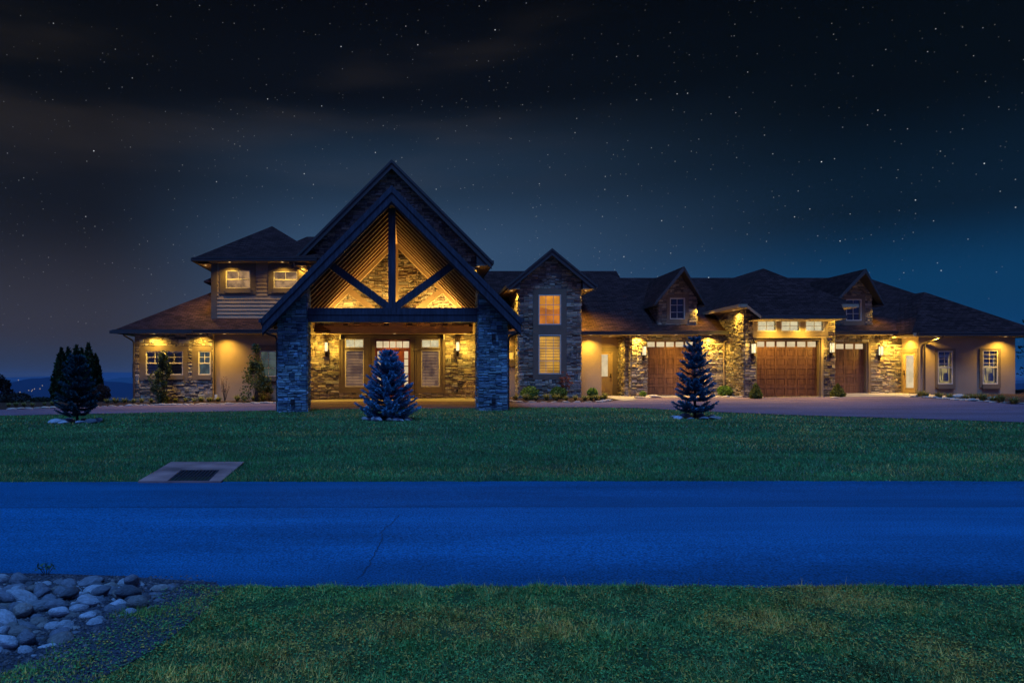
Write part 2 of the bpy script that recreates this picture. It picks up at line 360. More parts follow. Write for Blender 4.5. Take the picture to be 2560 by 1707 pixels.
# road
rx = np.arange(-60, 60.1, 1.0); ry = np.array([5.25, 6.2, 7.4, 8.6, 9.9, 10.8])
tag(sheet('road', rx, ry, lambda a, b: .0+.006*np.sin(a*.21)+0*b+.012*(1-((b-8)/2.8)**2), ASPH), kind='structure', label='worn asphalt road in front of the lawn')
seam = MB()
def seamline(pts, wd):
    for (x0, y0), (x1, y1) in zip(pts, pts[1:]):
        zf = lambda x, y: .006*math.sin(x*.21)+.012*(1-((y-8)/2.8)**2)+.004
        n = Vector((-(y1-y0), x1-x0)).normalized()*wd/2
        seam.poly([(x0+n.x, y0+n.y, zf(x0, y0+n.y)), (x0-n.x, y0-n.y, zf(x0, y0-n.y)), (x1-n.x, y1-n.y, zf(x1, y1-n.y)), (x1+n.x, y1+n.y, zf(x1, y1+n.y))])
sx = np.arange(-40, 40.1, .5); seamline([(x, 8.55+.012*math.sin(x*1.7)+.012*math.sin(x*.6+1)+random.uniform(-.006, .006)) for x in sx], .016)
def gflat(px, py): Y = CZ*F/(py-VY); return (X(px, Y), Y)
cr = [gflat(*q) for q in ((1000,1288),(988,1300),(975,1315),(962,1322),(953,1335),(955,1350),(945,1368),(938,1385),(928,1400),(922,1415),(912,1425),(905,1437),(893,1450))]
cr2 = []
for a, b in zip(cr, cr[1:]):
    for k in range(4): t = k/4; cr2.append((a[0]+(b[0]-a[0])*t+random.uniform(-.012, .012), a[1]+(b[1]-a[1])*t+random.uniform(-.012, .012)))
seamline(cr2, .009)
tag(seam.build('road_crack_line', mat('crack', (.016, .045, .08), 1)), kind='structure', label='paving seam and crack running over the road')
# driveway
near = [(-400,1050),(0,1040),(400,1032),(690,1027),(770,1024),(985,1022),(1190,1021),(1270,1019),(1450,1019),(1600,1021),(1800,1031),(2000,1039),(2300,1048),(2560,1057),(2900,1066)]
farl = [(-400,1030),(0,1025),(330,1014.5),(530,1011),(690,1008.5),(770,1006.5),(985,1004),(1190,1004.5),(1290,1006.5),(1510,1006),(1550,1001),(1620,994.5),(1840,994.5),(1880,994),(2060,993.5),(2240,991.5),(2300,995),(2400,1000),(2560,1011),(2900,1020)]
nearw = [at(*q) for q in near]; farw = [at(*q) for q in farl]
def yn(x): return np.interp(x, [p.x for p in nearw], [p.y for p in nearw])
def yf(x): return np.interp(x, [p.x for p in farw], [p.y for p in farw])
dm = MB(); xx = np.arange(-30, 46.01, .5); K = 12; idx = []
for x in xx:
    a, b = float(yn(x)), float(yf(x)); b = max(b, a+.5)
    idx.append([dm.p((x, a+(b-a)*k/K, gz(x, a+(b-a)*k/K)+.022)) for k in range(K+1)])
for A, B in zip(idx, idx[1:]):
    for k in range(K): dm.face((A[k], B[k], B[k+1], A[k+1]))
tag(dm.build('driveway', DRIVE, smooth=True), kind='structure', label='asphalt driveway curving in front of the house')
# concrete walk and aprons between driveway and house
def strip(name, x0, x1, wallY, m, label, lift=.03, over=.0):
    s = MB(); q = []
    for x in np.linspace(x0, x1, max(2, int((x1-x0)/.5)+1)):
        a = float(yf(x))-over; q.append([s.p((x, a+(wallY-a)*k/3, gz(x, a+(wallY-a)*k/3)+lift)) for k in range(4)])
    for A, B in zip(q, q[1:]):
        for k in range(3): s.face((A[k], B[k], B[k+1], A[k+1]))
    return tag(s.build(name, m, smooth=True), kind='structure', label=label)
strip('porch_slab', -5.3, 4.0, 36.2, CONC, 'pale concrete slab along the entry wall under the portico')
strip('garage_apron', 11.1, 16.6, 36.2, CONC, 'pale concrete apron before the first garage door')
strip('center_garage_apron', 16.6, 21.2, 34.0, CONC, 'pale concrete apron before the tall centre garage door', .034)
strip('far_garage_apron', 21.2, 26.3, 36.2, CONC, 'pale concrete apron before the narrow garage door')
strip('side_walk', 10.2, 11.1, 37.4, CONC, 'pale concrete walk to the tan side door', .038, .8)
strip('left_flower_bed', -24, -15.2, 38.2, MULCH, 'mulched bed at the foot of the arborvitaes')
strip('flower_bed', -15.2, -5.5, 36.0, MULCH, 'mulched bed along the foot of the long stucco wing')
strip('middle_flower_bed', 4.2, 10.15, 36.0, MULCH, 'mulched bed at the foot of the stone tower')
strip('far_flower_bed', 26.4, 34, 36.0, MULCH, 'mulched bed at the foot of the end wing')

# ------------------------------------------------------------------ stone cladding
PAL = [(.30,.235,.165),(.36,.28,.19),(.24,.19,.145),(.18,.145,.12),(.40,.34,.25),(.27,.20,.15),(.33,.24,.165),(.145,.125,.115),(.29,.26,.225),(.42,.33,.215),(.22,.165,.125),(.35,.30,.245)]
def intervals(poly, z):
    xs_ = []
    for (x0, z0), (x1, z1) in zip(poly, poly[1:]+poly[:1]):
        if (z0 <= z < z1) or (z1 <= z < z0): xs_.append(x0+(x1-x0)*(z-z0)/(z1-z0))
    xs_.sort(); return [(a, b) for a, b in zip(xs_[::2], xs_[1::2])]
def cladding(mb, O, u, n, poly, holes=(), scale=1.0, depth=.062, rnd=random, pal=None):
    """irregular ledgestone on the plane through O with horizontal axis u and outward normal n; poly and holes in (s, z)"""
    u = Vector((*u, 0)); n = Vector((*n, 0)); O = Vector((*O, 0))
    z0 = min(q[1] for q in poly); z1 = max(q[1] for q in poly)
    cuts = sorted({round(h[2], 3) for h in holes}|{round(h[3], 3) for h in holes}|{round(z0, 3), round(z1, 3)})
    cuts = [c for c in cuts if z0-.002 <= c <= z1+.002]
    bands = []
    for a, b in zip(cuts, cuts[1:]):
        if b-a < .02: continue
        k = max(1, round((b-a)/(.30*scale))); e = [a+(b-a)*(j+(rnd.uniform(-.18, .18) if 0 < j < k else 0))/k for j in range(k+1)]
        bands += list(zip(e, e[1:]))
    def free(s0, s1, za, zb):                    # parts of [s0,s1] clear of the holes
        out = [(s0, s1)]
        for h in holes:
            if h[2] < zb-.01 and h[3] > za+.01:
                nx = []
                for a, b in out:
                    if h[1] <= a or h[0] >= b: nx.append((a, b)); continue
                    if h[0] > a: nx.append((a, h[0]))
                    if h[1] < b: nx.append((h[1], b))
                out = nx
        return out
    def stone(s0, s1, za, zb):
        if s1-s0 < .03 or zb-za < .02: return
        gp = .006; s0 += gp; s1 -= gp; za += gp; zb -= gp
        if s1-s0 < .02 or zb-za < .012: return
        d = rnd.uniform(.25, 1.0)**1.2*depth+.012; b = min(.016, (zb-za)*.22, (s1-s0)*.2)
        c = rnd.choice(pal or PAL); k = rnd.uniform(.6, 1.3); c = tuple(q*k for q in c)
        ps = []
        for (dd, ins) in ((-.01, 0), (d-b*.8, 0), (d, b)):
            for (s, z) in ((s0+ins, za+ins), (s1-ins, za+ins), (s1-ins, zb-ins), (s0+ins, zb-ins)):
                j = (rnd.uniform(-.006, .006) if dd > 0 else 0)
                ps.append(mb.p(O+u*(s+j)+n*(dd+(rnd.uniform(-.009, .009) if dd > 0 else 0))+Vector((0, 0, z+j*.6))))
        for a in (0, 4):
            for k in range(4): mb.face((ps[a+k], ps[a+(k+1) % 4], ps[a+4+(k+1) % 4], ps[a+4+k]), c)
        mb.face(ps[8:12], c)
    for za, zb in bands:
        lo = intervals(poly, za+.004); hi = intervals(poly, zb-.004); mi = intervals(poly, (za+zb)/2)
        for A, B in mi:
            Ao = min([A]+[q[0] for q in lo if abs(q[0]-A) < .6]+[q[0] for q in hi if abs(q[0]-A) < .6])
            Bo = max([B]+[q[1] for q in lo if abs(q[1]-B) < .6]+[q[1] for q in hi if abs(q[1]-B) < .6])
            for fa, fb in free(Ao, Bo, za, zb):
                s = fa
                while s < fb-.001:
                    wd = rnd.uniform(.22, .70)*scale
                    e = s+wd if s+wd < fb-.18 else fb
                    rows = rnd.choice((2, 3, 3, 4, 4, 5)) if zb-za > .2 else max(1, round((zb-za)/.085))
                    ws = [rnd.uniform(.6, 1.4) for _ in range(rows)]; t = sum(ws); z = za
                    for r_ in ws:
                        zn = z+(zb-za)*r_/t; cc = intervals(poly, (z+zn)/2)
                        m_ = rnd.choice((1, 1, 2, 2, 3)) if e-s > .3 else 1
                        cut = sorted([s, e]+[s+(e-s)*(q+rnd.uniform(-.2, .2))/m_ for q in range(1, m_)])
                        for p0, p1 in zip(cut, cut[1:]):
                            for i0, i1 in cc:
                                a_, b_ = max(p0, i0), min(p1, i1)
                                if b_ > a_: stone(a_, b_, z, zn)
                        z = zn
                    s = e
    return mb
def op(d): return (d[0]-.088, d[1]+.088, d[2], d[3]+.06)
def backing(mb, x0, x1, y0, y1, z0, z1, holes=()):   # wall box facing -Y with rectangular openings
    xs_ = sorted({x0, x1}|{min(max(h[i], x0), x1) for h in holes for i in (0, 1)}); zs = sorted({z0, z1}|{min(max(h[i], z0), z1) for h in holes for i in (2, 3)})
    for a, b in zip(xs_, xs_[1:]):
        for c, d in zip(zs, zs[1:]):
            if b-a < 1e-4 or d-c < 1e-4: continue
            mx, mz = (a+b)/2, (c+d)/2
            if any(h[0] < mx < h[1] and h[2] < mz < h[3] for h in holes): continue
            mb.box(a, b, y0, y1, c, d)
    return mb

# ------------------------------------------------------------------ the house
HOUSE = empty('stone_house', (2, 36, .6), label='long stone and stucco house with a steep timber portico and three wooden garage doors', cat='house')
H = HOUSE
def roof_poly(mb, pts, t=.09): mb.prism([Vector(q) for q in pts], (0, 0, -t)); return mb
def hip(mb, x0, x1, y0, y1, z, p, t=.09):
    wx, wy = x1-x0, y1-y0; h = min(wx, wy)/2; zr = z+h*p
    A, B, C, D = (x0,y0,z), (x1,y0,z), (x1,y1,z), (x0,y1,z)
    if wx <= wy: P, Q = ((x0+x1)/2, y0+h, zr), ((x0+x1)/2, y1-h, zr); fs = ([A,B,P], [B,C,Q,P], [C,D,Q], [D,A,P,Q])
    else: P, Q = (x0+h, (y0+y1)/2, zr), (x1-h, (y0+y1)/2, zr); fs = ([A,B,Q,P], [B,C,Q], [C,D,P,Q], [D,A,P])
    for f in fs: roof_poly(mb, f, t)
def window(x0, x1, z0, z1, y, room, grid=(1, 1), sash=True, blinds=False, sur=None, T=None, frame=CREAM, twin=False, name='window', ledge=False, fw=.05):
    """window in an opening of a wall whose face is at y (local, facing -y)"""
    m = MB(T); d0, d1 = y-.03, y+.10
    def fr(a, b):
        m.box(a, a+fw, d0, d1, z0, z1); m.box(b-fw, b, d0, d1, z0, z1); m.box(a+fw, b-fw, d0, d1, z0, z0+fw); m.box(a+fw, b-fw, d0, d1, z1-fw, z1)
        gx, gz_ = grid; zs0 = z0
        if sash: mz = (z0+z1)/2; m.box(a+fw, b-fw, d0+.01, d1-.01, mz-.03, mz+.03); zs0 = mz
        for i in range(1, gx): q = a+(b-a)*i/gx; m.box(q-.011, q+.011, y+.012, y+.032, zs0+.03, z1-fw)
        for i in range(1, gz_): q = zs0+(z1-zs0)*i/gz_; m.box(a+fw, b-fw, y+.013, y+.031, q-.011, q+.011)
    if twin: c = (x0+x1)/2; fr(x0, c-.02); fr(c+.02, x1); m.box(c-.02, c+.02, d0+.005, d1, z0, z1)
    else: fr(x0, x1)
    W = m.build(name, frame, H)
    p = MB(T).box(x0+.02, x1-.02, y+.040, y+.046, z0+.02, z1-.02); p.build('pane', GLASS, W)
    r = MB(T).box(x0-.02, x1+.02, y+.22, y+.24, z0-.02, z1+.02); r.build('lit_room' if room not in (DARKROOM,) else 'dark_room', room, W)
    if blinds:
        b = MB(T); n = int((z1-z0-.1)/.08)
        for i in range(n):
            q = z0+.06+i*.08; b.prism([(x0+fw, y+.085, q), (x1-fw, y+.085, q), (x1-fw, y+.125, q+.045), (x0+fw, y+.125, q+.045)], (0, 0, .003))
        b.box(x0+fw, x1-fw, y+.085, y+.13, z1-fw-.06, z1-fw)
        for q in (x0+(x1-x0)*.25, x0+(x1-x0)*.75): b.box(q-.004, q+.004, y+.082, y+.084, z0+.06, z1-fw)
        b.build('blind', BLIND, W)
    if sur:
        sx0, sx1, sz0, sz1 = sur; s = MB(T); a, b = y-.05, y+.02
        s.box(sx0, x0, a, b, sz0, sz1); s.box(x1, sx1, a, b, sz0, sz1); s.box(x0, x1, a, b, sz0, z0); s.box(x0, x1, a, b, z1, sz1)
        if ledge: s.box(x0-.03, x1+.03, a-.05, a, z0-.24, z0-.01)
        s.build('trim_panel', TAUPE, W)
    return W
def spot(loc, e=40, ang=142, blend=1.0, rot=(0, 0, 0), col=(1, .645, .085), r=.05, fixture=True, par=None):
    d = bpy.data.lights.new('downlight_lamp', 'SPOT'); d.energy = e*LAMP; d.spot_size = R(ang); d.spot_blend = blend; d.color = col; d.shadow_soft_size = r
    o = bpy.data.objects.new('downlight_lamp', d); SC.collection.objects.link(o); o.location = loc; o.rotation_euler = rot
    if fixture:
        f = MB().lathe((loc[0], loc[1], loc[2]+.012), [(.085, .0), (.085, .022)], 14).build('downlight', WHITE, H)
        MB().lathe((loc[0], loc[1], loc[2]+.006), [(.055, 0), (.055, .004)], 12).build('bulb', BULB, f)
        adopt(o, f)
    else: adopt(o, par or H)
    return o
def eave(mb_f, mb_s, x0, x1, ye, yw, z, h=.17):    # horizontal eave: fascia with gutter and soffit
    mb_f.box(x0, x1, ye-.11, ye+.03, z-h+.02, z+.01); mb_f.box(x0, x1, ye-.135, ye-.11, z-.03, z+.02)
    mb_s.box(x0, x1, ye+.03, yw, z-h, z-h+.03)

fas, sof = MB(), MB()
# ---- left wing -------------------------------------------------
LWx = X(338, 35.4); YS, YT = 35.4, 35.65; zb = .25
xs_l = X(532, YS)
w1 = (X(365,YS), X(458,YS), Z(937,YS), Z(878,YS)); s1 = (X(349,YS), X(471,YS), Z(951,YS), Z(865,YS))
w2 = (X(496,YS), X(527,YS), Z(937,YS), Z(878,YS)); s2 = (X(481,YS), X(530,YS), Z(951,YS), Z(865,YS))
zt = 4.0
sm_ = MB(); backing(sm_, LWx, xs_l, YS, YS+.3, zb, zt, [w1, w2]); sm_.box(LWx, LWx+.25, YS+.3, 47, zb, zt); bw = sm_.build('wall', MORTAR, H)
MS = MB(); cladding(MS, (0, YS), (1, 0), (0, -1), [(LWx, zb), (xs_l, zb), (xs_l, zt), (LWx, zt)], [s1, s2])
cladding(MS, (LWx, 0), (0, -1), (-1, 0), [(-47, zb), (-YS, zb), (-YS, zt), (-47, zt)])
MS.build('stone_cladding', STONE, H)
window(*w1, YS, DARKROOM, (2, 2), True, True, s1, twin=True, ledge=True)
window(*w2, YS, ROOM_TEAL, (2, 2), True, False, s2, ledge=True)
xr = X(735, YT)
w3 = (X(650,YT), X(735,YT), Z(941,YT), Z(877,YT)); s3 = (X(638,YT), X(750,YT), Z(957,YT), Z(863,YT))
wl = MB(); backing(wl, xs_l, -5.3, YT, YT+.3, zb, zt, [w3]); wl.box(xs_l, xs_l+.02, YS, YT, zb, zt); wl.build('stucco_wall', STUCCO, H)
window(*w3, YT, ROOM_TEAL, (4, 3), False, False, s3, ledge=True)
RF = MB(); zL = Z(825, 34.8); hip(RF, X(284,34.8), -4.0, 34.8, 47.5, zL, .626)
eave(fas, sof, X(284,34.8), -5.3, 34.8, YT, zL); fas.box(X(284,34.8)-.11, X(284,34.8)+.03, 34.8, 47.5, zL-.15, zL+.01); sof.box(X(284,34.8)+.03, LWx, 35.0, 47.5, zL-.17, zL-.14)
fas.box(X(284,34.8)-.13, X(484,34.8), 34.60, 34.69, zL-.19, zL-.03); sof.box(X(284,34.8), X(484,34.8), 34.69, 34.86, zL-.175, zL-.15)
RF.build('roof', SHINGLE, H)
# ---- upper left block -----------------------------------------------
YU = 35.9; ux0 = X(529, YU); ux1 = -4.9; uz0 = Z(800, YU); zU = Z(645, 35.2); uzt = zU-.1
u1 = (X(565,YU), X(626,YU), Z(721,YU), Z(676,YU)); us1 = (X(549,YU), X(640,YU), Z(735,YU), uzt)
u2 = (X(684,YU), X(744,YU), Z(721,YU), Z(678,YU)); us2 = (X(670,YU), X(768,YU), Z(735,YU), uzt)
ub = MB(); backing(ub, ux0, ux1, YU, YU+.2, uz0-.6, uzt, [u1, u2]); ub.box(ux0, ux0+.2, YU+.2, 45.5, 4, uzt); ub.box(ux0+.2, ux1, 45.3, 45.5, 4, uzt); ub.build('upper_wall', SIDING, H)
sd = MB(); z = uz0-.1; ex = .195
def lap(x0, x1, za, y):
    sd.prism([(x0, y-.004, za+ex), (x0, y-.034, za), (x0, y, za), (x0, y, za+ex)], (x1-x0, 0, 0))
while z < uzt-.05:
    segs = [(X(543,YU), ux1)]
    for s_ in (us1, us2):
        nx = []
        for a, b in segs:
            if z+ex > s_[2]+.03 and z < s_[3]:
                if a < s_[0]: nx.append((a, min(b, s_[0])))
                if b > s_[1]: nx.append((max(a, s_[1]), b))
            else: nx.append((a, b))
        segs = nx
    for a, b in segs:
        if b-a > .02: lap(a, b, z, YU)
    z += ex
sd.build('lap_siding', SIDING, H)
MB().box(ux0-.02, X(543,YU), YU-.045, YU+.1, uz0-.3, uzt).build('corner_board', TAUPE, H)
window(*u1, YU, ROOM_DIM, (2, 1), True, False, us1, ledge=True)
window(*u2, YU, ROOM_DIM, (2, 1), True, False, us2, ledge=True)
RF = MB(); hip(RF, -11.1, -4.28, 35.2, 46.2, zU, .706); RF.build('upper_roof', SHINGLE, H)
eave(fas, sof, -11.1, -4.7, 35.2, YU, zU); fas.box(-11.21, -11.07, 35.2, 46.2, zU-.15, zU+.01); sof.box(-11.07, ux0, 35.3, 46.2, zU-.17, zU-.14)
RF = MB(); xa = X(767, 43); zr = Z(592, 43)
for f in ([(xa-5,38,zr-3.5),(-1,38,zr-3.5),(-1,43,zr),(xa,43,zr)], [(xa-5,38,zr-3.5),(xa,43,zr),(xa-5,48,zr-3.5)], [(-1,48,zr-3.5),(xa-5,48,zr-3.5),(xa,43,zr),(-1,43,zr)]): roof_poly(RF, f)
RF.build('rear_roof', SHINGLE, H)
# ---- main gable (entry volume) --------------------------------------
YM = 36.0; GX, GH = -.85, 5.2; GA, GT = Z(402, 35.5), Z(653, 35.5); GP = (GA-GT)/GH
mx0, mx1 = X(768, YM), X(1189, YM)
def gr(x, a=GA, c=GX, p=GP): return a-abs(x-c)*p
RF = MB()
for s_ in (-1, 1): roof_poly(RF, [(GX, 35.5, GA), (GX+s_*GH, 35.5, GT), (GX+s_*GH, 48, GT), (GX, 48, GA)], .12)
RF.build('gable_roof', SHINGLE, H)
rk = MB()
def rake(mb, cx, az, hx, p, y0, y1, hgt, dz=0):     # sloping fascia boards either side of a gable
    for s_ in (-1, 1):
        e = (cx+s_*hx, az-hx*p)
        mb.prism([(cx, y0, az+dz), (e[0], y0, e[1]+dz), (e[0], y0, e[1]-hgt+dz), (cx, y0, az-hgt+dz)][::s_], (0, y1-y0, 0))
rake(rk, GX, GA, GH, GP, 35.44, 35.5, .44, .02); rake(rk, GX, GA, GH+.03, GP, 35.39, 35.44, .16, .04)
for s_, wx in ((-1, mx0), (1, mx1)):             # closed eave returns
    tx = GX+s_*GH
    rk.prism([(wx, 35.5, gr(wx)-.1), (tx, 35.5, GT-.05), (tx, 35.5, GT-.2), (wx, 35.5, GT-.2)], (0, .06, 0))
    a, b = sorted((wx, tx)); sof.box(a, b, 35.5, 47.5, GT-.23, GT-.2)
    a, b = sorted((tx-s_*.03, tx+s_*.11)); fas.box(a, b, 35.4, 47.5, GT-.16, GT+.02)
rk.build('gable_fascia', FASCIA, H)
RF = MB()
for s_ in (-1, 1): RF.prism([(GX, 35.5, GA-.13), (GX+s_*GH, 35.5, GT-.13), (GX+s_*GH, 36.0, GT-.13), (GX, 36.0, GA-.13)], (0, 0, -.02))
RF.build('gable_soffit', FASCIA, H)
# entry wall
YE = 36.0
door_h = (X(938,YE), X(1026,YE), .55, Z(848,YE))
we = [(X(863,YE), X(910,YE), Z(870,YE), Z(847,YE)), (X(863,YE), X(910,YE), Z(967,YE), Z(875,YE)), (X(1053,YE), X(1099,YE), Z(870,YE), Z(848,YE)), (X(1053,YE), X(1099,YE), Z(967,YE), Z(875.5,YE))]
panel = (X(848,YE), X(1113,YE), Z(982,YE), Z(834,YE))
sm_ = MB(); backing(sm_, mx0, mx1, YE, YE+.3, .3, gr(mx0)-.15, we+[door_h]); sm_.prism([(mx0, YE, gr(mx0)-.15), (mx1, YE, gr(mx1)-.15), (GX, YE, GA-.15)], (0, .3, 0))
sm_.box(mx0, mx0+.25, YE+.3, 47, 3, gr(mx0)-.15); sm_.box(mx1-.25, mx1, YE+.3, 47, .3, gr(mx1)-.15); sm_.box(mx0, mx1, 46.8, 47, .3, gr(mx0)); sm_.build('entry_wall', MORTAR, H)
MS = MB(); cladding(MS, (0, YE), (1, 0), (0, -1), [(mx0, .45), (mx1, .45), (mx1, gr(mx1)-.15), (GX, GA-.15), (mx0, gr(mx0)-.15)], [(panel[0], panel[1], panel[2], panel[3]), (door_h[0]-.2, door_h[1]+.2, .45, panel[2])])
MS.build('entry_stone', STONE, H)
MS = MB(); cladding(MS, (mx0, 0), (0, -1), (-1, 0), [(-44, 4.5), (-YE, 4.5), (-YE, gr(mx0)-.2), (-44, gr(mx0)-.2)])
cladding(MS, (mx1, 0), (0, 1), (1, 0), [(YE, 4.5), (41, 4.5), (41, gr(mx1)-.2), (YE, gr(mx1)-.2)]); MS.build('side_stone', STONE, H)
pn = MB(); backing(pn, panel[0], panel[1], YE-.055, YE, panel[2], panel[3], we+[(door_h[0], door_h[1], .5, door_h[3])])
pn.box(door_h[0]-.2, door_h[0], YE-.055, YE, .62, panel[2]); pn.box(door_h[1], door_h[1]+.2, YE-.055, YE, .62, panel[2])
for q in (848.5, 856, 925, 930, 1034, 1039, 1107): pn.box(X(q,YE)-.02, X(q,YE)+.025, YE-.085, YE-.055, panel[2], panel[3]-.02)
pn.box(panel[0], panel[1], YE-.10, YE-.056, Z(842,YE), Z(839,YE))
for (a, b, c, d) in we: pn.box(a-.05, b+.05, YE-.075, YE-.057, d, d+.05); 
pn.build('entry_trim_panel', TAUPE, H)
for i, q in enumerate(we):
    window(*q, YE-.03, ROOM_PALE if i % 2 == 0 else ROOM_DIM, (2, 1) if i % 2 == 0 else (1, 1), False, i % 2 == 1, None)
# front door unit
dn = MB(); a, b, c, d = door_h; c = .64; zt_ = Z(872,YE); y0, y1 = YE-.04, YE+.09
dn.box(a, a+.07, y0, y1, c, d); dn.box(b-.07, b, y0, y1, c, d); dn.box(a+.07, b-.07, y0, y1, d-.11, d); dn.box(a+.07, b-.07, y0-.01, y1, zt_-.05, zt_+.06)
sl = X(957,YE); sr_ = X(1006,YE)
for q in (sl, sr_): dn.box(q-.05, q+.05, y0, y1, c, zt_-.05)
FD = dn.build('front_door', DOORW, H)
pm = MB(); mm = MB(); pw = (b-a-.14)/5
for i in range(5):
    mm.box(a+.07+i*pw-.02, a+.07+i*pw+.02, y0+.005, y1, zt_+.06, d-.11) if i else None
pm.box(a+.07, b-.07, YE+.03, YE+.035, zt_+.06, d-.11)
for (e0, e1) in ((a+.07, sl-.05), (sr_+.05, b-.07)):
    mm.box(e0, e0+.05, y0+.01, y1, c, zt_-.05); mm.box(e1-.05, e1, y0+.01, y1, c, zt_-.05); zz = np.linspace(Z(971,YE), Z(878,YE), 6)
    mm.box(e0+.05, e1-.05, y0+.012, y1, c, zz[0]); mm.box(e0+.05, e1-.05, y0+.012, y1, zz[-1], zt_-.05)
    for q in zz[1:-1]: mm.box(e0+.05, e1-.05, y0+.012, y1, q-.022, q+.022)
    pm.box(e0+.05, e1-.05, YE+.03, YE+.035, zz[0], zz[-1])
mm.build('muntins', DOORW, FD); pm.build('glazing', FROST, FD)
lf = MB(); e0, e1 = sl+.05, sr_-.05; lf.box(e0, e1, YE+.01, YE+.06, c, zt_-.05)
lw = e1-e0
for (p0, p1, q0, q1) in ((.12,.46,.12,.42),(.54,.88,.12,.42),(.12,.46,.48,.66),(.54,.88,.48,.66)):
    lf.box(e0+lw*p0, e0+lw*p1, YE-.006, YE+.009, c+2.2*q0, c+2.2*q1)
arc = [(e0+lw*.12, c+2.2*.72)]+[(e0+lw*(.5-.38*math.cos(t)), c+2.2*.80+.22*math.sin(t)) for t in np.linspace(0, math.pi, 11)]+[(e0+lw*.88, c+2.2*.72)]
lf.prism([(p, YE-.006, q) for p, q in arc], (0, .015, 0)); lf.build('door_leaf', DOORW, FD)
MB().tube([(e1-.1, YE-.06, c+.85), (e1-.1, YE-.09, c+.95), (e1-.1, YE-.09, c+1.15), (e1-.1, YE-.06, c+1.25)], .015).box(e1-.13, e1-.07, YE-.06, YE+.01, c+.8, c+1.3).build('handle', METAL, FD)
# house number beside the door
tx = bpy.data.curves.new('number', 'FONT'); tx.body = '3697'; tx.size = .17; tx.extrude = .008; tx.space_character = 1.05
to = bpy.data.objects.new('house_number', tx); SC.collection.objects.link(to)
dg = bpy.context.evaluated_depsgraph_get(); me = bpy.data.meshes.new_from_object(to.evaluated_get(dg)); bpy.data.objects.remove(to)
me.materials.clear(); me.materials.append(mat('number_plate', (.34, .28, .20), .5))
to = bpy.data.objects.new('house_number', me); SC.collection.objects.link(to); to.rotation_euler = (R(90), 0, 0); to.location = (X(1029.5,YE), YE-.10, Z(876.5,YE)); adopt(to, H)
# header beam with dentils
hb = MB(); YH = 35.55; hb.box(mx0+.1, mx1-.15, YH, YE-.02, Z(834,YH), Z(816,YH)); hb.box(mx0+.1, mx1-.15, YH-.06, YH, Z(821,YH), Z(816,YH))
q = X(838, YH)
while q < X(1121, YH): hb.box(q, q+.055, YH-.045, YH, Z(832,YH), Z(825,YH)); q += .105
hb.build('header_beam', LITBEAM, H)
for px in (854, 1107):
    s_ = -1 if px < 900 else 1
    b_ = MB().box(X(px,YE)-.10 if s_ < 0 else X(px,YE)+.02, X(px,YE)-.02 if s_ < 0 else X(px,YE)+.10, YE-.2, YE-.055, Z(849,YE), Z(837,YE)).build('speaker_bracket', WHITE, H)
    MB().prism([(X(px,YE)-.02*-s_, YE-.25, Z(847,YE)), (X(px,YE)-s_*.15, YE-.2, Z(845,YE)), (X(px,YE)-s_*.15, YE-.2, Z(839,YE)), (X(px,YE)+.02*s_, YE-.25, Z(837,YE))], (0, .14, 0)).build('speaker', BLACK, b_)
# ---- portico -------------------------------------------------
PC, PH, YP = -.66, 5.2, 27.4; PA, PT = Z(466, YP), Z(797, YP); PP = (PA-PT)/PH
RF = MB()
for s_ in (-1, 1): roof_poly(RF, [(PC, YP, PA), (PC+s_*PH, YP, PT), (PC+s_*PH, 36, PT), (PC, 36, PA)], .10)
RF.build('portico_roof', SHINGLE, H)
rk = MB(); rake(rk, PC, PA, PH, PP, YP-.02, YP+.06, .62, .01); rake(rk, PC, PA, PH+.04, PP, YP-.06, YP-.02, .27, .03); rake(rk, PC, PA, PH, PP, YP+.06, YP+.14, .66, -.02)
for s_ in (-1, 1):
    a, b = sorted((PC+s_*PH, PC+s_*(PH+.12))); rk.box(a, b, YP-.1, 35.9, PT-.16, PT+.02)
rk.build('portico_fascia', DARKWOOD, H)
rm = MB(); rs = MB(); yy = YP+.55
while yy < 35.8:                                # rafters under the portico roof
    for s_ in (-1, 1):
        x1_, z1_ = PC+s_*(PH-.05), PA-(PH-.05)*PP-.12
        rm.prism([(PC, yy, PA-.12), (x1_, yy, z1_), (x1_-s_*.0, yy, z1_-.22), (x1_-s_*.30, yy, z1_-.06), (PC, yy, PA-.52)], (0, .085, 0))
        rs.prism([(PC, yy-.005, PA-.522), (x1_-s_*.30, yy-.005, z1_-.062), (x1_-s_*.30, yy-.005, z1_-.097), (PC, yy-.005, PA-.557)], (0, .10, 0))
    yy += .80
rm.build('rafters', SHADERAFTER, H); rs.build('lit_rafter_edges', SOFFIT, H)  # pale strips paint the lit undersides of the darkened rafters
RF = MB()
for s_ in (-1, 1): RF.prism([(PC, YP+.15, PA-.105), (PC+s_*(PH-.03), YP+.15, PT-.105+.03), (PC+s_*(PH-.03), 36, PT-.105+.03), (PC, 36, PA-.105)], (0, 0, -.02))
RF.build('ceiling_boards', RAFTER, H)
MB().box(PC-.11, PC+.11, YP+.13, 36, PA-.74, PA-.46).build('ridge_beam', RAFTER, H)
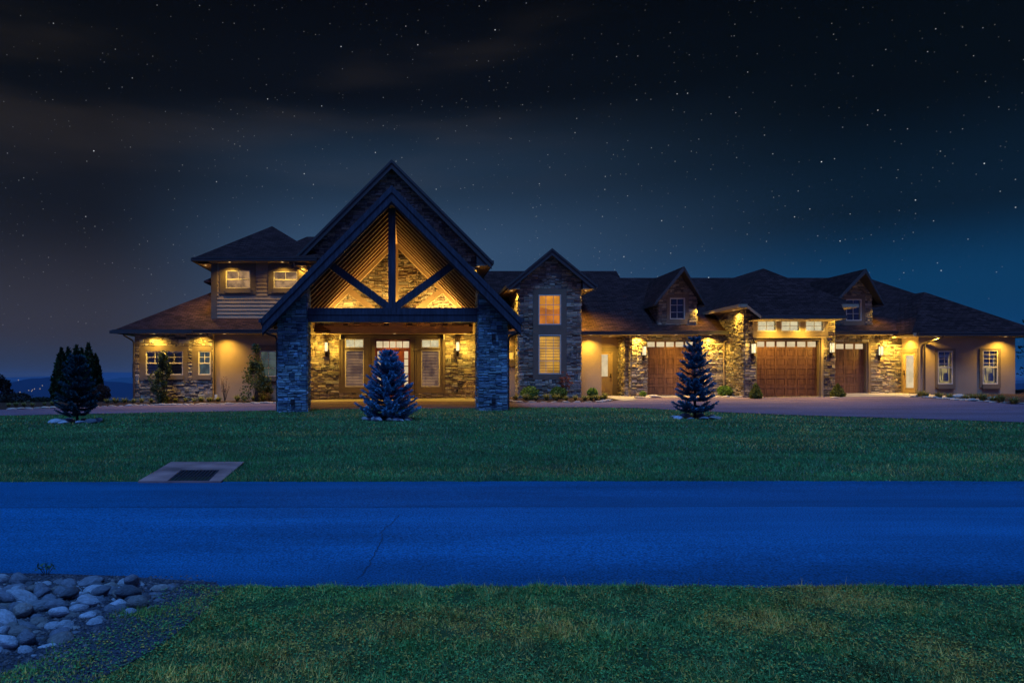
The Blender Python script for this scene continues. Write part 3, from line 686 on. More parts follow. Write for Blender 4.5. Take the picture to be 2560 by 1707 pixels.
def truss(y, t, m, name, zb_, zt2, x0, x1, w_=.30, sx=0.0, sz=.0):
    tb = MB(); tb.box(x0, x1, y, y+t, zb_, zt2)
    if name == 'front_truss': tb.box(x0, x1, y-.05, y, zt2-.28, zt2+.0); tb.box(x0, x1, y-.03, y, zb_, zt2-.30)
    tb.box(PC-.15, PC+.15, y-.02, y+t, zt2, PA-.6)
    for s_ in (-1, 1):
        tb.bar((PC+s_*.05, y+t/2, zt2-.02), (PC+s_*2.5, y+t/2, PA-2.5*PP-.50), t*.9, .30, up=(0, 0, 1))
        if name != 'front_truss': tb.prism([(PC, y, PA-.5), (PC+s_*PH*.9, y, PA-.9*PH*PP-.5), (PC+s_*PH*.9, y, PA-.9*PH*PP-.8), (PC, y, PA-.8)], (0, t, 0))
    tb.build(name, m, H)
zbm, ztm = Z(805, 28), Z(770, 28)
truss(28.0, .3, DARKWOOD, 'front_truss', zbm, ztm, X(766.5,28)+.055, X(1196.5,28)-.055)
truss(35.3, .2, LITBEAM, 'rear_truss', Z(834,35.3), Z(816,35.3), -5.0, 3.5)
for a, b in ((-5.1, -4.8), (3.35, 3.65)): MB().box(a, b, 29.2, 35.5, zbm, ztm).build('side_beam', SOFFIT, H)
cols = []
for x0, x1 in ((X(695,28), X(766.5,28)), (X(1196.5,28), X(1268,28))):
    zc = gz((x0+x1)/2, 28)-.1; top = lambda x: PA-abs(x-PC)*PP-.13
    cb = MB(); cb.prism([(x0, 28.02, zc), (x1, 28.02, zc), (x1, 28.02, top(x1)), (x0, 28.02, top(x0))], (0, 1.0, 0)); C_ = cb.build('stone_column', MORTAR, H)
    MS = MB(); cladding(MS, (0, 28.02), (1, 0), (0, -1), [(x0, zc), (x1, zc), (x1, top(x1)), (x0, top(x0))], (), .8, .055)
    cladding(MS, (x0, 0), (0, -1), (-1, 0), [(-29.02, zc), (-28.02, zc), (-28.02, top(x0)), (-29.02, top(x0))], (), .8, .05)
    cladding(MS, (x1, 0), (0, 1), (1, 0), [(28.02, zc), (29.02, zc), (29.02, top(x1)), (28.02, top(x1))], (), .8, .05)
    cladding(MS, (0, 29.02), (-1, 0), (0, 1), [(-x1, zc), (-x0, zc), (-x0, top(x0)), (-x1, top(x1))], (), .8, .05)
    MS.c = [(q[0]*.62, q[1]*1.15, q[2]*1.85) for q in MS.c]; MS.build('column_stone', STONE, C_)  # blue cast of the night light put into the column stone tints
    xm = (x0+x1)/2
    for zq in ((gz(xm, 28)+.42,) if xm < 0 else (gz(xm, 28)+.42, Z(842, 28))):
        ob = MB(); ob.box(xm-.06, xm+.10, 27.90, 28.0, zq-.11, zq+.11); ob.box(xm-.03, xm+.07, 27.885, 27.90, zq-.07, zq+.07)
        ob.build('outlet_box', IRON, C_)
    for s_ in ((-1,) if xm < 0 else (1,)):
        xe = x0-.07 if s_ < 0 else x1+.07; tx_ = PC+s_*(PH+.05)
        MB().tube([(tx_, 27.75, PT-.1), (tx_, 27.8, PT-.38), (tx_-s_*.12, 27.9, PT-.55), (xe+s_*.05, 28.1, PT-.66), (xe, 28.15, PT-.8), (xe, 28.15, gz(xe, 28)+.05)], .045, 6).build('downspout', SPOUT, H)
# ---- tower -------------------------------------------------
YW = 35.1; tx0, tx1 = X(1297, YW), X(1452, YW); TC = (tx0+tx1)/2+.02; TA, TT = Z(623, 34.7), Z(713, 34.7); TH = 2.22; TP = (TA-TT)/TH
wt = [(X(1346,YW), X(1402,YW), Z(812,YW), Z(737,YW)), (X(1346,YW), X(1402,YW), Z(935,YW), Z(837,YW))]
tp = (X(1332,YW), X(1416,YW), Z(949,YW), Z(722,YW)); tr_ = lambda x: TA-abs(x-TC)*TP-.12
sm_ = MB(); backing(sm_, tx0, tx1, YW, YW+.3, .3, tr_(tx0), wt); sm_.prism([(tx0, YW, tr_(tx0)), (tx1, YW, tr_(tx1)), (TC, YW, tr_(TC))], (0, .3, 0))
sm_.box(tx0, tx0+.2, YW+.3, 40, .3, tr_(tx0)); sm_.box(tx1-.2, tx1, YW+.3, 40, .3, tr_(tx1)); sm_.build('tower_wall', MORTAR, H)
MS = MB(); cladding(MS, (0, YW), (1, 0), (0, -1), [(tx0, .45), (tx1, .45), (tx1, tr_(tx1)), (TC, tr_(TC)), (tx0, tr_(tx0))], [tp])
cladding(MS, (tx0, 0), (0, -1), (-1, 0), [(-39, .45), (-YW, .45), (-YW, tr_(tx0)), (-39, tr_(tx0))]); cladding(MS, (tx1, 0), (0, 1), (1, 0), [(YW, .45), (39, .45), (39, tr_(tx1)), (YW, tr_(tx1))])
MS.build('tower_stone', STONE, H)
TB = MB(); backing(TB, tp[0], tp[1], YW-.06, YW, tp[2], tp[3], wt); TB.build('tower_trim_panel', TAUPE, H)
tw = window(*wt[0], YW-.03, ROOM_ORANGE, (3, 3), False, False, None)
MB().prism([(wt[0][0]+.02, YW+.12, wt[0][2]), (wt[0][1]-.02, YW+.12, wt[0][2]), (wt[0][1]-.02, YW+.12, wt[0][2]+.85), ((wt[0][0]+wt[0][1])/2+.1, YW+.12, wt[0][2]+.78), (wt[0][0]+.02, YW+.12, wt[0][2]+.95)], (0, .02, 0)).build('swag_curtain', ROOM_AMBER, tw)
window(*wt[1], YW-.03, ROOM_GOLD, (3, 3), False, True, None)
RF = MB()
for s_ in (-1, 1): roof_poly(RF, [(TC, 34.7, TA), (TC+s_*TH, 34.7, TT), (TC+s_*TH, 41, TT), (TC, 41, TA)], .1)
RF.build('tower_roof', SHINGLE, H)
rk = MB(); rake(rk, TC, TA, TH, TP, 34.64, 34.7, .34, .02); rake(rk, TC, TA, TH+.02, TP, 34.60, 34.64, .12, .04)
for s_, wx in ((-1, tx0), (1, tx1)):
    tx_ = TC+s_*TH; rk.prism([(wx, 34.7, tr_(wx)), (tx_, 34.7, TT-.04), (tx_, 34.7, TT-.16), (wx, 34.7, TT-.16)], (0, .05, 0))
    a, b = sorted((wx, tx_)); sof.box(a, b, 34.7, 40.5, TT-.19, TT-.16); a, b = sorted((tx_-s_*.03, tx_+s_*.1)); fas.box(a, b, 34.62, 40.5, TT-.15, TT+.02)
for s_ in (-1, 1): rk.prism([(TC, 34.7, TA-.11), (TC+s_*TH, 34.7, TT-.11), (TC+s_*TH, 35.1, TT-.11), (TC, 35.1, TA-.11)], (0, 0, -.02))
rk.build('tower_fascia', FASCIA, H)
# ---- middle section E1 -------------------------------------------------
zE = Z(829, 35.3); RF = MB(); roof_poly(RF, [(3.2, 35.3, zE), (12.62, 35.3, zE), (12.55, 41.1, zE+5.8*.7), (3.2, 41.1, zE+5.8*.7)]); roof_poly(RF, [(3.2, 41.1, zE+4.06), (12.55, 41.1, zE+4.06), (12.55, 47, zE), (3.2, 47, zE)])
RF.prism([(12.5, 35.35, zE-.1), (12.5, 41.1, zE+3.96), (12.5, 46.9, zE-.1)], (.06, 0, 0)); RF.build('middle_roof', SHINGLE, H)
eave(fas, sof, 3.7, tx0-.02, 35.3, 35.95, zE); eave(fas, sof, tx1+.02, 12.62, 35.3, 37.3, zE)
YC = 35.9; ex0 = X(1504, YC)
ws = (X(1236,36), X(1284,36), Z(899,36), Z(878,36)); ss = (X(1230,36), tx0-.005, Z(915,36), Z(865,36))
wl = MB(); backing(wl, mx1, tx0, 36.0, 36.2, .3, zE-.1, [ws]); wl.build('stucco_wall', STUCCO, H); wl = MB(); wl.box(tx1, ex0, YC, YC+.2, .3, zE-.1); wl.box(ex0-.2, ex0, YC+.2, 37.4, .3, zE-.1)
wl.box(ex0, 11.47, 37.2, 37.4, Z(868,37.2), zE-.1); wl.build('middle_stucco_wall', STUCCO, H)
window(*ws, 36.0, ROOM_GOLD, (1, 1), False, False, ss)
tb = MB(); tb.box(ex0, X(1531,37.2)-.95, 37.17, 37.4, .3, Z(868,37.2)); tb.box(X(1531,37.2), 11.47, 37.17, 37.4, .3, Z(868,37.2)); tb.box(X(1531,37.2)-.95, X(1531,37.2), 37.17, 37.4, Z(880,37.2), Z(868,37.2)); tb.build('side_door_surround', TAUPE, H)
def glazed_door(T, w_, h_, glass, pane, lower=True, side=1):
    d = MB(T); d.box(.03, glass[0], 0, .045, .02, h_-.03); d.box(glass[1], w_-.03, 0, .045, .02, h_-.03); d.box(glass[0], glass[1], 0, .045, .02, glass[2]); d.box(glass[0], glass[1], 0, .045, glass[3], h_-.03)
    d.box(0, .03, -.03, .06, 0, h_); d.box(w_-.03, w_, -.03, .06, 0, h_); d.box(.03, w_-.03, -.03, .06, h_-.03, h_)
    if lower:
        for a, b in ((.14, w_/2-.04), (w_/2+.04, w_-.14)): d.box(a, b, -.012, -.001, .22, .62); d.box(a+.04, b-.04, -.02, -.013, .26, .58)
    for q in ((glass[0]-.03, glass[0], glass[2]-.03, glass[3]+.03), (glass[1], glass[1]+.03, glass[2]-.03, glass[3]+.03), (glass[0], glass[1], glass[2]-.03, glass[2]), (glass[0], glass[1], glass[3], glass[3]+.03)): d.box(q[0], q[1], -.014, -.001, q[2], q[3])
    D = d.build('tan_door', TANDOOR, H); MB(T).box(glass[0], glass[1], .015, .03, glass[2], glass[3]).build('glazing', pane, D)
    hx = w_-.1 if side > 0 else .1
    MB(T).lathe((hx, -.05, .98), [(.03, -.03), (.035, 0), (.03, .03)], 8).box(hx-.02, hx+.02, -.04, 0, .95, 1.18).tube([(hx, -.05, 1.0), (hx-.1*side, -.07, 1.0)], .012).build('handle', METAL, D)
    return D
zq = gz(10.7, 37.2)+.04
glazed_door(Matrix.Translation((X(1531,37.2)-.95, 37.2, zq)), .95, Z(880,37.2)-zq, (.17, .70, 1.03, Z(886,37.2)-zq), FROST)
# stone returns and pilaster
zt = Z(829,35.6)-.12
sm_ = MB(); sm_.box(11.47, 12.62, 36, 37.4, .3, zt); sm_.box(11.66, 12.46, 35.6, 36, .3, zt)
d1_ = (X(1618,36), X(1738,36), .3, Z(852,36)); backing(sm_, 12.46, 16.68, 36.0, 36.3, .3, zt, [op(d1_)]); sm_.box(X(1752,35.8), 16.68, 35.8, 36, .3, zt)
sm_.build('garage_wall', MORTAR, H)
MS = MB(); cladding(MS, (0, 36), (1, 0), (0, -1), [(11.47, .5), (11.66, .5), (11.66, zt), (11.47, zt)], (), .7); cladding(MS, (11.47, 0), (0, -1), (-1, 0), [(-37.2, .5), (-36, .5), (-36, zt), (-37.2, zt)], (), .8)
cladding(MS, (11.66, 0), (0, -1), (-1, 0), [(-36, .5), (-35.6, .5), (-35.6, zt), (-36, zt)], (), .7); cladding(MS, (0, 35.6), (1, 0), (0, -1), [(11.66, .5), (12.46, .5), (12.46, zt), (11.66, zt)], (), .8)
cladding(MS, (12.46, 0), (0, 1), (1, 0), [(35.6, .5), (36, .5), (36, zt), (35.6, zt)], (), .7)
cladding(MS, (0, 36), (1, 0), (0, -1), [(12.46, .5), (X(1752,35.8), .5), (X(1752,35.8), zt), (12.46, zt)], [(d1_[0]-.06, d1_[1]+.08, .3, d1_[3]+.05)])
cladding(MS, (0, 35.8), (1, 0), (0, -1), [(X(1752,35.8), .5), (16.68, .5), (16.68, zt), (X(1752,35.8), zt)])
MS.build('garage_stone', STONE, H)
def op(d): return (d[0]-.088, d[1]+.088, d[2], d[3]+.06)
def garage_door(x0, x1, z0, z1, y, cols_, wrow=.34, rows=5, firstcols=None):
    fr = MB(); fr.box(x0-.085, x0, y-.02, y+.32, z0, z1+.055); fr.box(x1, x1+.085, y-.02, y+.32, z0, z1+.055); fr.box(x0, x1, y-.02, y+.32, z1, z1+.055)
    y += .16; d = MB(); pw_ = (x1-x0)/cols_; wz0 = z1-wrow
    d.box(x0, x1, y+.035, y+.06, z0, wz0)
    d.box(x0, x1, y, y+.06, z1-.05, z1); d.box(x0, x1, y, y+.06, wz0-.02, wz0+.03)
    for i in range(cols_+1): q = x0+i*pw_; d.box(max(x0, q-.045), min(x1, q+.045), y+.002, y+.06, wz0+.03, z1-.05)
    rh = (wz0-.02-z0)/rows
    for r_ in range(rows):
        za = z0+r_*rh; d.box(x0, x1, y, y+.034, za+.006, za+.085); d.box(x0, x1, y, y+.034, za+rh-.075, za+rh-.004)
        for i in range(cols_+1): q = x0+i*pw_; d.box(max(x0, q-.05), min(x1, q+.05), y+.001, y+.034, za+.085, za+rh-.075)
        for i in range(cols_):
            a, b = x0+i*pw_+.05, x0+(i+1)*pw_-.05
            k = 6; pw2 = (b-a-.05)/k
            for j in range(k): d.box(a+.025+j*pw2+.004, a+.025+(j+1)*pw2-.004, y+.010, y+.034, za+.105, za+rh-.095)
    D = d.build('garage_door', GWOOD, H)
    adopt(fr.build('frame', TAUPE, None), D)
    for i in range(cols_): MB().box(x0+i*pw_+.045, x0+(i+1)*pw_-.045, y+.03, y+.036, wz0+.03, z1-.05).build('window_pane', FROST, D)
    return D
garage_door(d1_[0], d1_[1], gz(14, 36)+.04, d1_[3], 36.0, 5)
# E2 roof
zF = Z(829, 35.6); RF = MB()
roof_poly(RF, [(12.5, 35.6, zF), (32.5, 35.6, zF), (27.4, 40.7, zF+3.57), (12.5, 40.7, zF+3.57)]); roof_poly(RF, [(32.5, 35.6, zF), (32.5, 45.8, zF), (27.4, 40.7, zF+3.57)]); roof_poly(RF, [(12.5, 40.7, zF+3.57), (27.4, 40.7, zF+3.57), (32.5, 45.8, zF), (12.5, 45.8, zF)])
RF.build('garage_roof', SHINGLE, H)
eave(fas, sof, 12.66, 16.62, 35.45, 36.0, zF); eave(fas, sof, 21.15, 25.95, 35.45, 36.0, zF)
BAYE = []
# ---- bay -------------------------------------------------
YB = 33.8; bx0, bx1 = 16.68, X(2086, YB); bt = 5.22
d2_ = (X(1892,YB), X(2047,YB), .3, Z(851,YB)); hw = [(X(a,YB), X(b,YB), Z(829,YB), Z(801,YB)) for a, b in ((1891,1940), (1950,1999), (2011,2059))]
hp = (X(1880,YB), X(2069,YB), Z(845,YB), Z(791,YB))
sm_ = MB(); backing(sm_, bx0, bx1, YB, YB+.35, .3, bt, [op(d2_)]+hw); sm_.box(bx0, bx0+.2, YB+.35, 37.5, .3, bt); sm_.box(bx1-.2, bx1, YB+.35, 37.5, .3, bt); sm_.build('bay_wall', MORTAR, H)
MS = MB(); cladding(MS, (0, YB), (1, 0), (0, -1), [(bx0, .5), (bx1, .5), (bx1, bt), (bx0, bt)], [hp, (d2_[0]-.05, d2_[1]+.2, .3, hp[2])], .9)
cladding(MS, (bx0, 0), (0, -1), (-1, 0), [(-37.4, .5), (-YB, .5), (-YB, bt), (-37.4, bt)], (), .9); cladding(MS, (bx1, 0), (0, 1), (1, 0), [(YB, .5), (37.4, .5), (37.4, bt), (YB, bt)])
MS.build('bay_stone', STONE, H)
pb = MB(); backing(pb, hp[0], hp[1], YB-.07, YB, hp[2], hp[3], hw); pb.box(hp[0], hp[1], YB-.11, YB-.07, hp[2], hp[2]+.07); pb.box(hp[0], hp[1], YB-.11, YB-.07, hp[3]-.06, hp[3])
pb.box(d2_[1]+.09, d2_[1]+.2, YB-.06, YB, .7, hp[2]); pb.build('bay_trim_panel', SOFFIT, H)
for q in hw: window(*q, YB-.04, ROOM_PALE, (2, 2), False, False, None)
garage_door(d2_[0], d2_[1], gz(19, 34)+.04, d2_[3], YB, 6)
RF = MB(); rx0, rx1, ry0, rz = X(1850,33.2), X(2141,33.2), 33.2, Z(761,33.2); pk = (18.75, 36.0, Z(671,36.0)); pitch = (pk[2]-rz)/2.83
roof_poly(RF, [(rx0, ry0, rz), (rx1, ry0, rz), pk]); roof_poly(RF, [(rx0, 42, rz), (rx0, ry0, rz), pk, (pk[0], 42, pk[2])]); roof_poly(RF, [(rx1, ry0, rz), (rx1, 42, rz), (pk[0], 42, pk[2]), pk])
fy = 32.4; fz = rz-.8*pitch; fx0, fx1 = X(1903,fy), X(2117,fy); roof_poly(RF, [(fx0, fy, fz), (fx1, fy, fz), (fx1+.25, ry0+.02, rz+.015), (fx0-.35, ry0+.02, rz+.015)])
RF.build('bay_roof', SHINGLE, H)
fas.box(fx0, fx1, fy-.1, fy+.03, fz-.14, fz+.01); sof.box(fx0+.02, fx1-.02, fy+.03, YB, fz-.16, fz-.13)
bf = MB(); bf.box(rx0-.1, rx0+.03, ry0-.05, 37.6, rz-.15, rz+.01); bf.box(rx0, fx0-.3, ry0-.1, ry0+.0, rz-.15, rz+.01); bf.prism([(fx0-.35, ry0-.1, rz), (fx0-.35, ry0-.1, rz-.15), (fx0, fy, fz-.15), (fx0, fy, fz)], (.05, .08, 0)); bf.box(fx1+.25, rx1, ry0-.1, ry0, rz-.15, rz+.01); bf.box(rx1-.03, rx1+.1, ry0-.05, 37.6, rz-.15, rz+.01)
bf.box(rx0+.03, bx0, ry0, 37.4, rz-.17, rz-.14); bf.box(bx1, rx1-.03, ry0, 37.4, rz-.17, rz-.14); bf.box(bx0, fx0, ry0, YB, rz-.171, rz-.141); bf.box(fx1, bx1, ry0, YB, rz-.171, rz-.141)
split_build(bf, 'bay_eave', SOFFIT, lambda p: p[0] > 19) if 0 else BAYE.append(bf)
# ---- narrow garage and right wing -------------------------------------------------
d3_ = (21.60, X(2165,36), .3, Z(857,36)); YR = 34.8; wx0, wx1 = X(2296,YR), X(2538,YR)
sm_ = MB(); backing(sm_, bx1, wx0, 36, 36.3, .3, zt, [op(d3_)]); sm_.build('narrow_garage_wall', MORTAR, H)
MS = MB(); cladding(MS, (0, 36), (1, 0), (0, -1), [(bx1, .5), (wx0, .5), (wx0, zt), (bx1, zt)], [(d3_[0]-.1, d3_[1]+.22, .3, d3_[3]+.06)], .95); MS.build('narrow_garage_stone', STONE, H)
garage_door(d3_[0], d3_[1], gz(23, 36)+.04, d3_[3], 36.0, 5)
MB().box(d3_[1]+.09, d3_[1]+.22, 35.93, 36.0, .7, d3_[3]+.06).build('garage_door_trim', TAUPE, H)
zR = Z(832, 34.2); rt = zR-.12; zb = .45
wr = [(X(2343,YR), X(2381,YR), Z(960,YR), Z(877,YR)), (X(2455,YR), X(2494,YR), Z(960,YR), Z(875.5,YR))]
sr = [(X(2337,YR), X(2387,YR), Z(969,YR), Z(871,YR)), (X(2448,YR), X(2500,YR), Z(969,YR), Z(871,YR))]
zf_ = Z(988, YR)
wl = MB(); backing(wl, wx0, wx1, YR, YR+.2, zf_, rt, wr); wl.box(wx1-.2, wx1, YR+.2, 46, zf_, rt); wl.box(wx0, wx0+.2, YR+.2, 36.2, Z(872,35.4), rt); wl.build('end_wing_wall', STUCCO, H)
MB().box(wx0+.03, wx1-.03, YR+.04, 46, -.4, zf_).build('foundation', MORTAR, H)
for a, b in zip(wr, sr):
    q = window(*a, YR, ROOM_YEL, (2, 4), True, False, b, ledge=True)
    it = MB(); x0, x1, z0, z1 = a; wd = x1-x0
    it.box(x0+.05, x1-.05, YR+.16, YR+.18, z1-.34, z1-.24); it.box(x0+.24*wd, x0+.30*wd, YR+.16, YR+.18, z0+.3, z1-.34); it.box(x0+.84*wd, x0+.89*wd, YR+.16, YR+.18, z0+.2, z1-.34); it.box(x0+.3*wd, x0+.84*wd, YR+.16, YR+.18, z0+1.0, z0+1.04)
    it.build('interior_window', WHITE, q)
    it = MB(); it.box(x0+.3*wd, x0+.84*wd, YR+.17, YR+.185, z0+.95, z1-.34); it.box(x0+.04, x1-.04, YR+.15, YR+.19, z1-.24, z1-.04); it.build('interior_dark_pane', DARKROOM, q)
    it = MB(); it.tube([(x0+.06, YR+.15, z0+.75), (x0+.25, YR+.15, z0+.1)], .02); it.tube([(x0+.1, YR+.15, z0+.68), (x0+.3, YR+.15, z0+.82), (x0+.34, YR+.15, z0+.2)], .022); it.lathe((x1-.22, YR+.16, z0+.15), [(.11, 0), (.12, .25), (.07, .42)], 8); it.build('interior_clutter', CURT, q)
sdz = gz(26, 35.4)+.04; T_ = Matrix.Translation((wx0, 35.87, sdz)) @ Matrix.Rotation(R(-90), 4, 'Z')
glazed_door(T_, .9, Z(880,35.4)-sdz, (.20, .76, .28, Z(888,35.4)-sdz), FROST, False, -1)
tb = MB(); tb.box(wx0-.04, wx0+.2, 35.872, 35.995, .7, Z(872,35.4)); tb.box(wx0-.04, wx0+.2, 34.805, 34.968, .7, Z(872,35.4)); tb.box(wx0-.04, wx0+.2, 34.968, 35.872, Z(880,35.4), Z(872,35.4)); tb.build('end_door_surround', TAUPE, H)
RF = MB(); L_ = (25.25, 34.2, zR); R_ = (32.05, 34.2, zR); P_ = (28.0, 37.0, Z(730,37.0))
roof_poly(RF, [L_, R_, P_]); roof_poly(RF, [(25.25, 44, zR), L_, P_, (28.0, 41, P_[2])]); roof_poly(RF, [R_, (32.05, 46, zR), (28.0, 41, P_[2]), P_]); RF.build('end_wing_roof', SHINGLE, H)
eave(fas, sof, 25.5, 32.05, 34.2, YR, zR); fas.box(31.95, 32.1, 34.2, 46, zR-.15, zR+.01); sof.box(wx1, 31.95, YR, 46, zR-.17, zR-.14)
sf2 = MB(); sf2.box(25.3, 25.45, 34.15, 35.7, zR-.16, zR+.0); sf2.box(25.45, wx0, 34.25, 36, zR-.165, zR-.135); sf2.build('end_wing_side_eave', SOFFIT, H)
# ---- dormers -------------------------------------------------
def dormer(cx, px0, px1, wpx, spx, zwin, zsur, prow=.8):
    yd = 36.2; x0, x1 = cx-(px1-px0)/2*yd/F, cx+(px1-px0)/2*yd/F; z0 = Z(814, yd); az = Z(666 if cx < 20 else 672, 35.3); hx = 1.30; zt0 = Z(757, 35.9); p = (az-zt0)/hx
    tr = lambda x: az-abs(x-cx)*p-.1
    wd = (wpx[0], wpx[1], zwin[0], zwin[1]); sd_ = (spx[0], spx[1], zsur[0], zsur[1])
    m = MB(); backing(m, x0, x1, yd, yd+.2, z0-.4, tr(x0), [wd]); m.prism([(x0, yd, tr(x0)), (x1, yd, tr(x1)), (cx, yd, tr(cx))], (0, .2, 0)); m.box(x0, x0+.15, yd+.2, 40, z0-.2, tr(x0)); m.box(x1-.15, x1, yd+.2, 40, z0-.2, tr(x1)); D = m.build('dormer', MORTAR, H)
    s = MB(); cladding(s, (0, yd), (1, 0), (0, -1), [(x0, z0-.1), (x1, z0-.1), (x1, tr(x1)), (cx, tr(cx)), (x0, tr(x0))], [sd_], .8); cladding(s, (x0, 0), (0, -1), (-1, 0), [(-39, z0), (-yd, z0-.1), (-yd, tr(x0)), (-39, tr(x0))]); cladding(s, (x1, 0), (0, 1), (1, 0), [(yd, z0-.1), (39, z0), (39, tr(x1)), (yd, tr(x1))]); s.build('dormer_stone', STONE, D)
    s = MB()
    ya, ye = 35.3, 35.85
    for k in (-1, 1): s.prism([(cx, ya, az), (cx+k*hx, ye, zt0), (cx+k*hx, 41, zt0), (cx, 41, az)], (0, 0, -.08))
    s.build('dormer_roof', SHINGLE, D)
    s = MB()
    for k in (-1, 1):
        s.prism([(cx, ya-.03, az+.01), (cx+k*hx, ye-.03, zt0+.01), (cx+k*hx, ye-.03, zt0-.14), (cx, ya-.03, az-.22)], (0, .05, 0))
        s.prism([(cx, ya+.02, az-.085), (cx+k*hx, ye+.02, zt0-.085), (cx+k*hx, yd, zt0-.085), (cx, yd, az-.085)], (0, 0, -.02))
        a, b = sorted((cx+k*hx, x0 if k < 0 else x1)); s.box(a, b, ye, 38.5, zt0-.15, zt0-.12); a, b = sorted((cx+k*(hx-.02), cx+k*(hx+.03))); s.box(a, b, ye, 39, zt0-.16, zt0-.01)
    s.build('dormer_eave', FASCIA, D)
    window(*wd, yd, DARKROOM, (2, 3), False, False, sd_)
    return x0, x1
dormer(14.28, 1645, 1741, (X(1674,36.2), X(1712,36.2)), (X(1666,36.2), X(1721,36.2)), (Z(798,36.2), Z(745,36.2)), (Z(809,36.2), Z(737,36.2)))
dormer(23.68, 2094, 2180, (X(2114,36.2), X(2153,36.2)), (X(2108,36.2), X(2161,36.2)), (Z(802,36.2), Z(748,36.2)), (Z(813,36.2), Z(740,36.2)))
def split_build(mb, name, m, key):
    out = {}
    for f, c in zip(mb.f, mb.c):
        out.setdefault(key(np.mean([mb.v[i] for i in f], 0)), []).append((f, c))
    for L_ in out.values():
        q = MB()
        for f, c in L_: q.poly([mb.v[i] for i in f], c)
        q.build(name, m, H)
split_build(BAYE[0], 'bay_eave', SOFFIT, lambda p: p[0] > 19)
def sect(p):
    x, y, z = p
    if z > 7.7 and x < -6.5: return 'ul'
    if z > 7.7 and x < -4 and y < 35.35: return 'ul'
    if z > 5.6: return ('g' if x < 4.6 else 't')+str(x < (-.85 if x < 4.6 else 7.3))
    return 'e'+str(sum(x > q for q in (-5, 7.3, 12.64, 16.65, 21.12, 25.2)))
split_build(fas, 'gutter', FASCIA, sect); split_build(sof, 'soffit', SOFFIT, sect)
# ---- downspouts ----------------------------------------------------------
def spout(px, Y, z1, m=SPOUTL, dx=-.35, yo=.55):
    x = X(px, Y); zg = gz(x, Y)+.05
    MB().tube([(x+dx, Y-yo, z1), (x+dx*.9, Y-yo, z1-.12), (x+dx*.2, Y-.12, z1-.34), (x, Y-.09, z1-.45), (x, Y-.09, zg+.15), (x, Y-.22, zg)], .045, 6).build('downspout', m, H)
spout(336, 35.4, 4.0, SPOUT, -.35); spout(537, 35.65, 4.0, SPOUT, -.2, .7); spout(1808, 35.8, 3.98, SPOUTL, .4, .3); spout(2308, 34.8, 3.85, SPOUT, .6, .55)
MB().tube([(X(735,35.4), 35.25, zU-.15), (X(737,35.4), 35.3, zU-.4), (X(760,35.7), 35.7, zU-.62), (X(768,35.8), 35.85, zU-.66), (X(768,35.8), 35.85, zU-.3)], .045, 6).build('downspout', SPOUTL, H)
# ---- exterior outlets ----------------------------------------------------
for px, py, Y in ((818,980,35.9),(1143,976,35.9),(2219,983,35.9)): x, z = X(px, Y), Z(py, Y); MB().box(x-.05, x+.05, Y-.03, Y+.04, z-.07, z+.07).build('wall_outlet', BLACK, H)
MB().box(X(540,35.6), X(546,35.6), 35.35, 35.5, Z(999,35.5), Z(986,35.5)).build('splash_box', WHITE, H)
# ---- soffit downlights ----------------------------------------------------
def dl(px, Y, z, e=26, **k): spot((X(px, Y), Y, z), e, **k)
zl = zL-.19
dl(385, 34.95, zl, 26, ang=156); dl(502, 34.95, zl, 26, ang=156); dl(561, 35.1, zl, 26)
for px in (574, 706): dl(px, 35.42, zU-.19, 14)
spot((-10.8, 36.4, zU-.19), 34)
spot((X(755,35.75), 35.75, GT-.25), 9); spot((X(1197,35.6), 35.75, GT-.25), 16)
spot((X(1281,35.0), 35.0+.3, TT-.21), 34); spot((X(1466,35.2), 35.3, TT-.21), 85)
spot((5.0, 35.7, zE-.19), 16)
dl(1477, 35.43, zE-.19, 32); spot((X(1524,36.5), 36.4, zE-.19), 26); dl(1597, 35.33, zE-.19, 42); dl(1776, 35.5, zF-.19, 46); dl(1690, 35.5, zF-.19, 14)
spot((16.38, 34.3, rz-.19), 40); spot((X(1945,33.1), 33.15, fz-.18), 26); spot((X(2020,33.1), 33.15, fz-.18), 26); spot((X(2100,33.5), 33.45, rz-.19), 20)
dl(2228, 35.52, zF-.19, 48); spot((25.75, 35.35, zR-.185), 22); dl(2341, 34.34, zR-.19, 27); dl(2514, 34.34, zR-.19, 27)
spot((15.47, 36.0, Z(757,35.9)-.17), 12, fixture=False); spot((24.9, 36.0, Z(757,35.9)-.17), 6, fixture=False)
# portico: lamps on the header throw light down the wall and up the gable
for x in (-4.35, -.7, 2.95): spot((x, 35.25, Z(834,35.3)-.02), 20, 150, .8)
for x, e in ((-4.9, 30), (3.45, 55)):
    f = MB().box(x-.1, x+.1, 31.9, 32.1, ztm+.005, ztm+.1).build('beam_fill_uplight', METAL, H); spot((x, 32, ztm+.16), e, 170, .9, (R(128), R(-22 if x < 0 else 22), 0), fixture=False, par=f, col=(1, .62, .14))  # unseen side-beam fixtures, added to fill the rafters and header with light
for x, e in ((-3.2, 26), (-1.1, 34), (.1, 34), (1.9, 50)): 
    f = MB().box(x-.12, x+.12, 34.95, 35.2, Z(816,35.3)+.02, Z(816,35.3)+.14).build('beam_fill_uplight', METAL, H)
    spot((x, 35.05, Z(816,35.3)+.2), e, 165, .9, (R(172), 0, 0), fixture=False, par=f, col=(1, .62, .14))

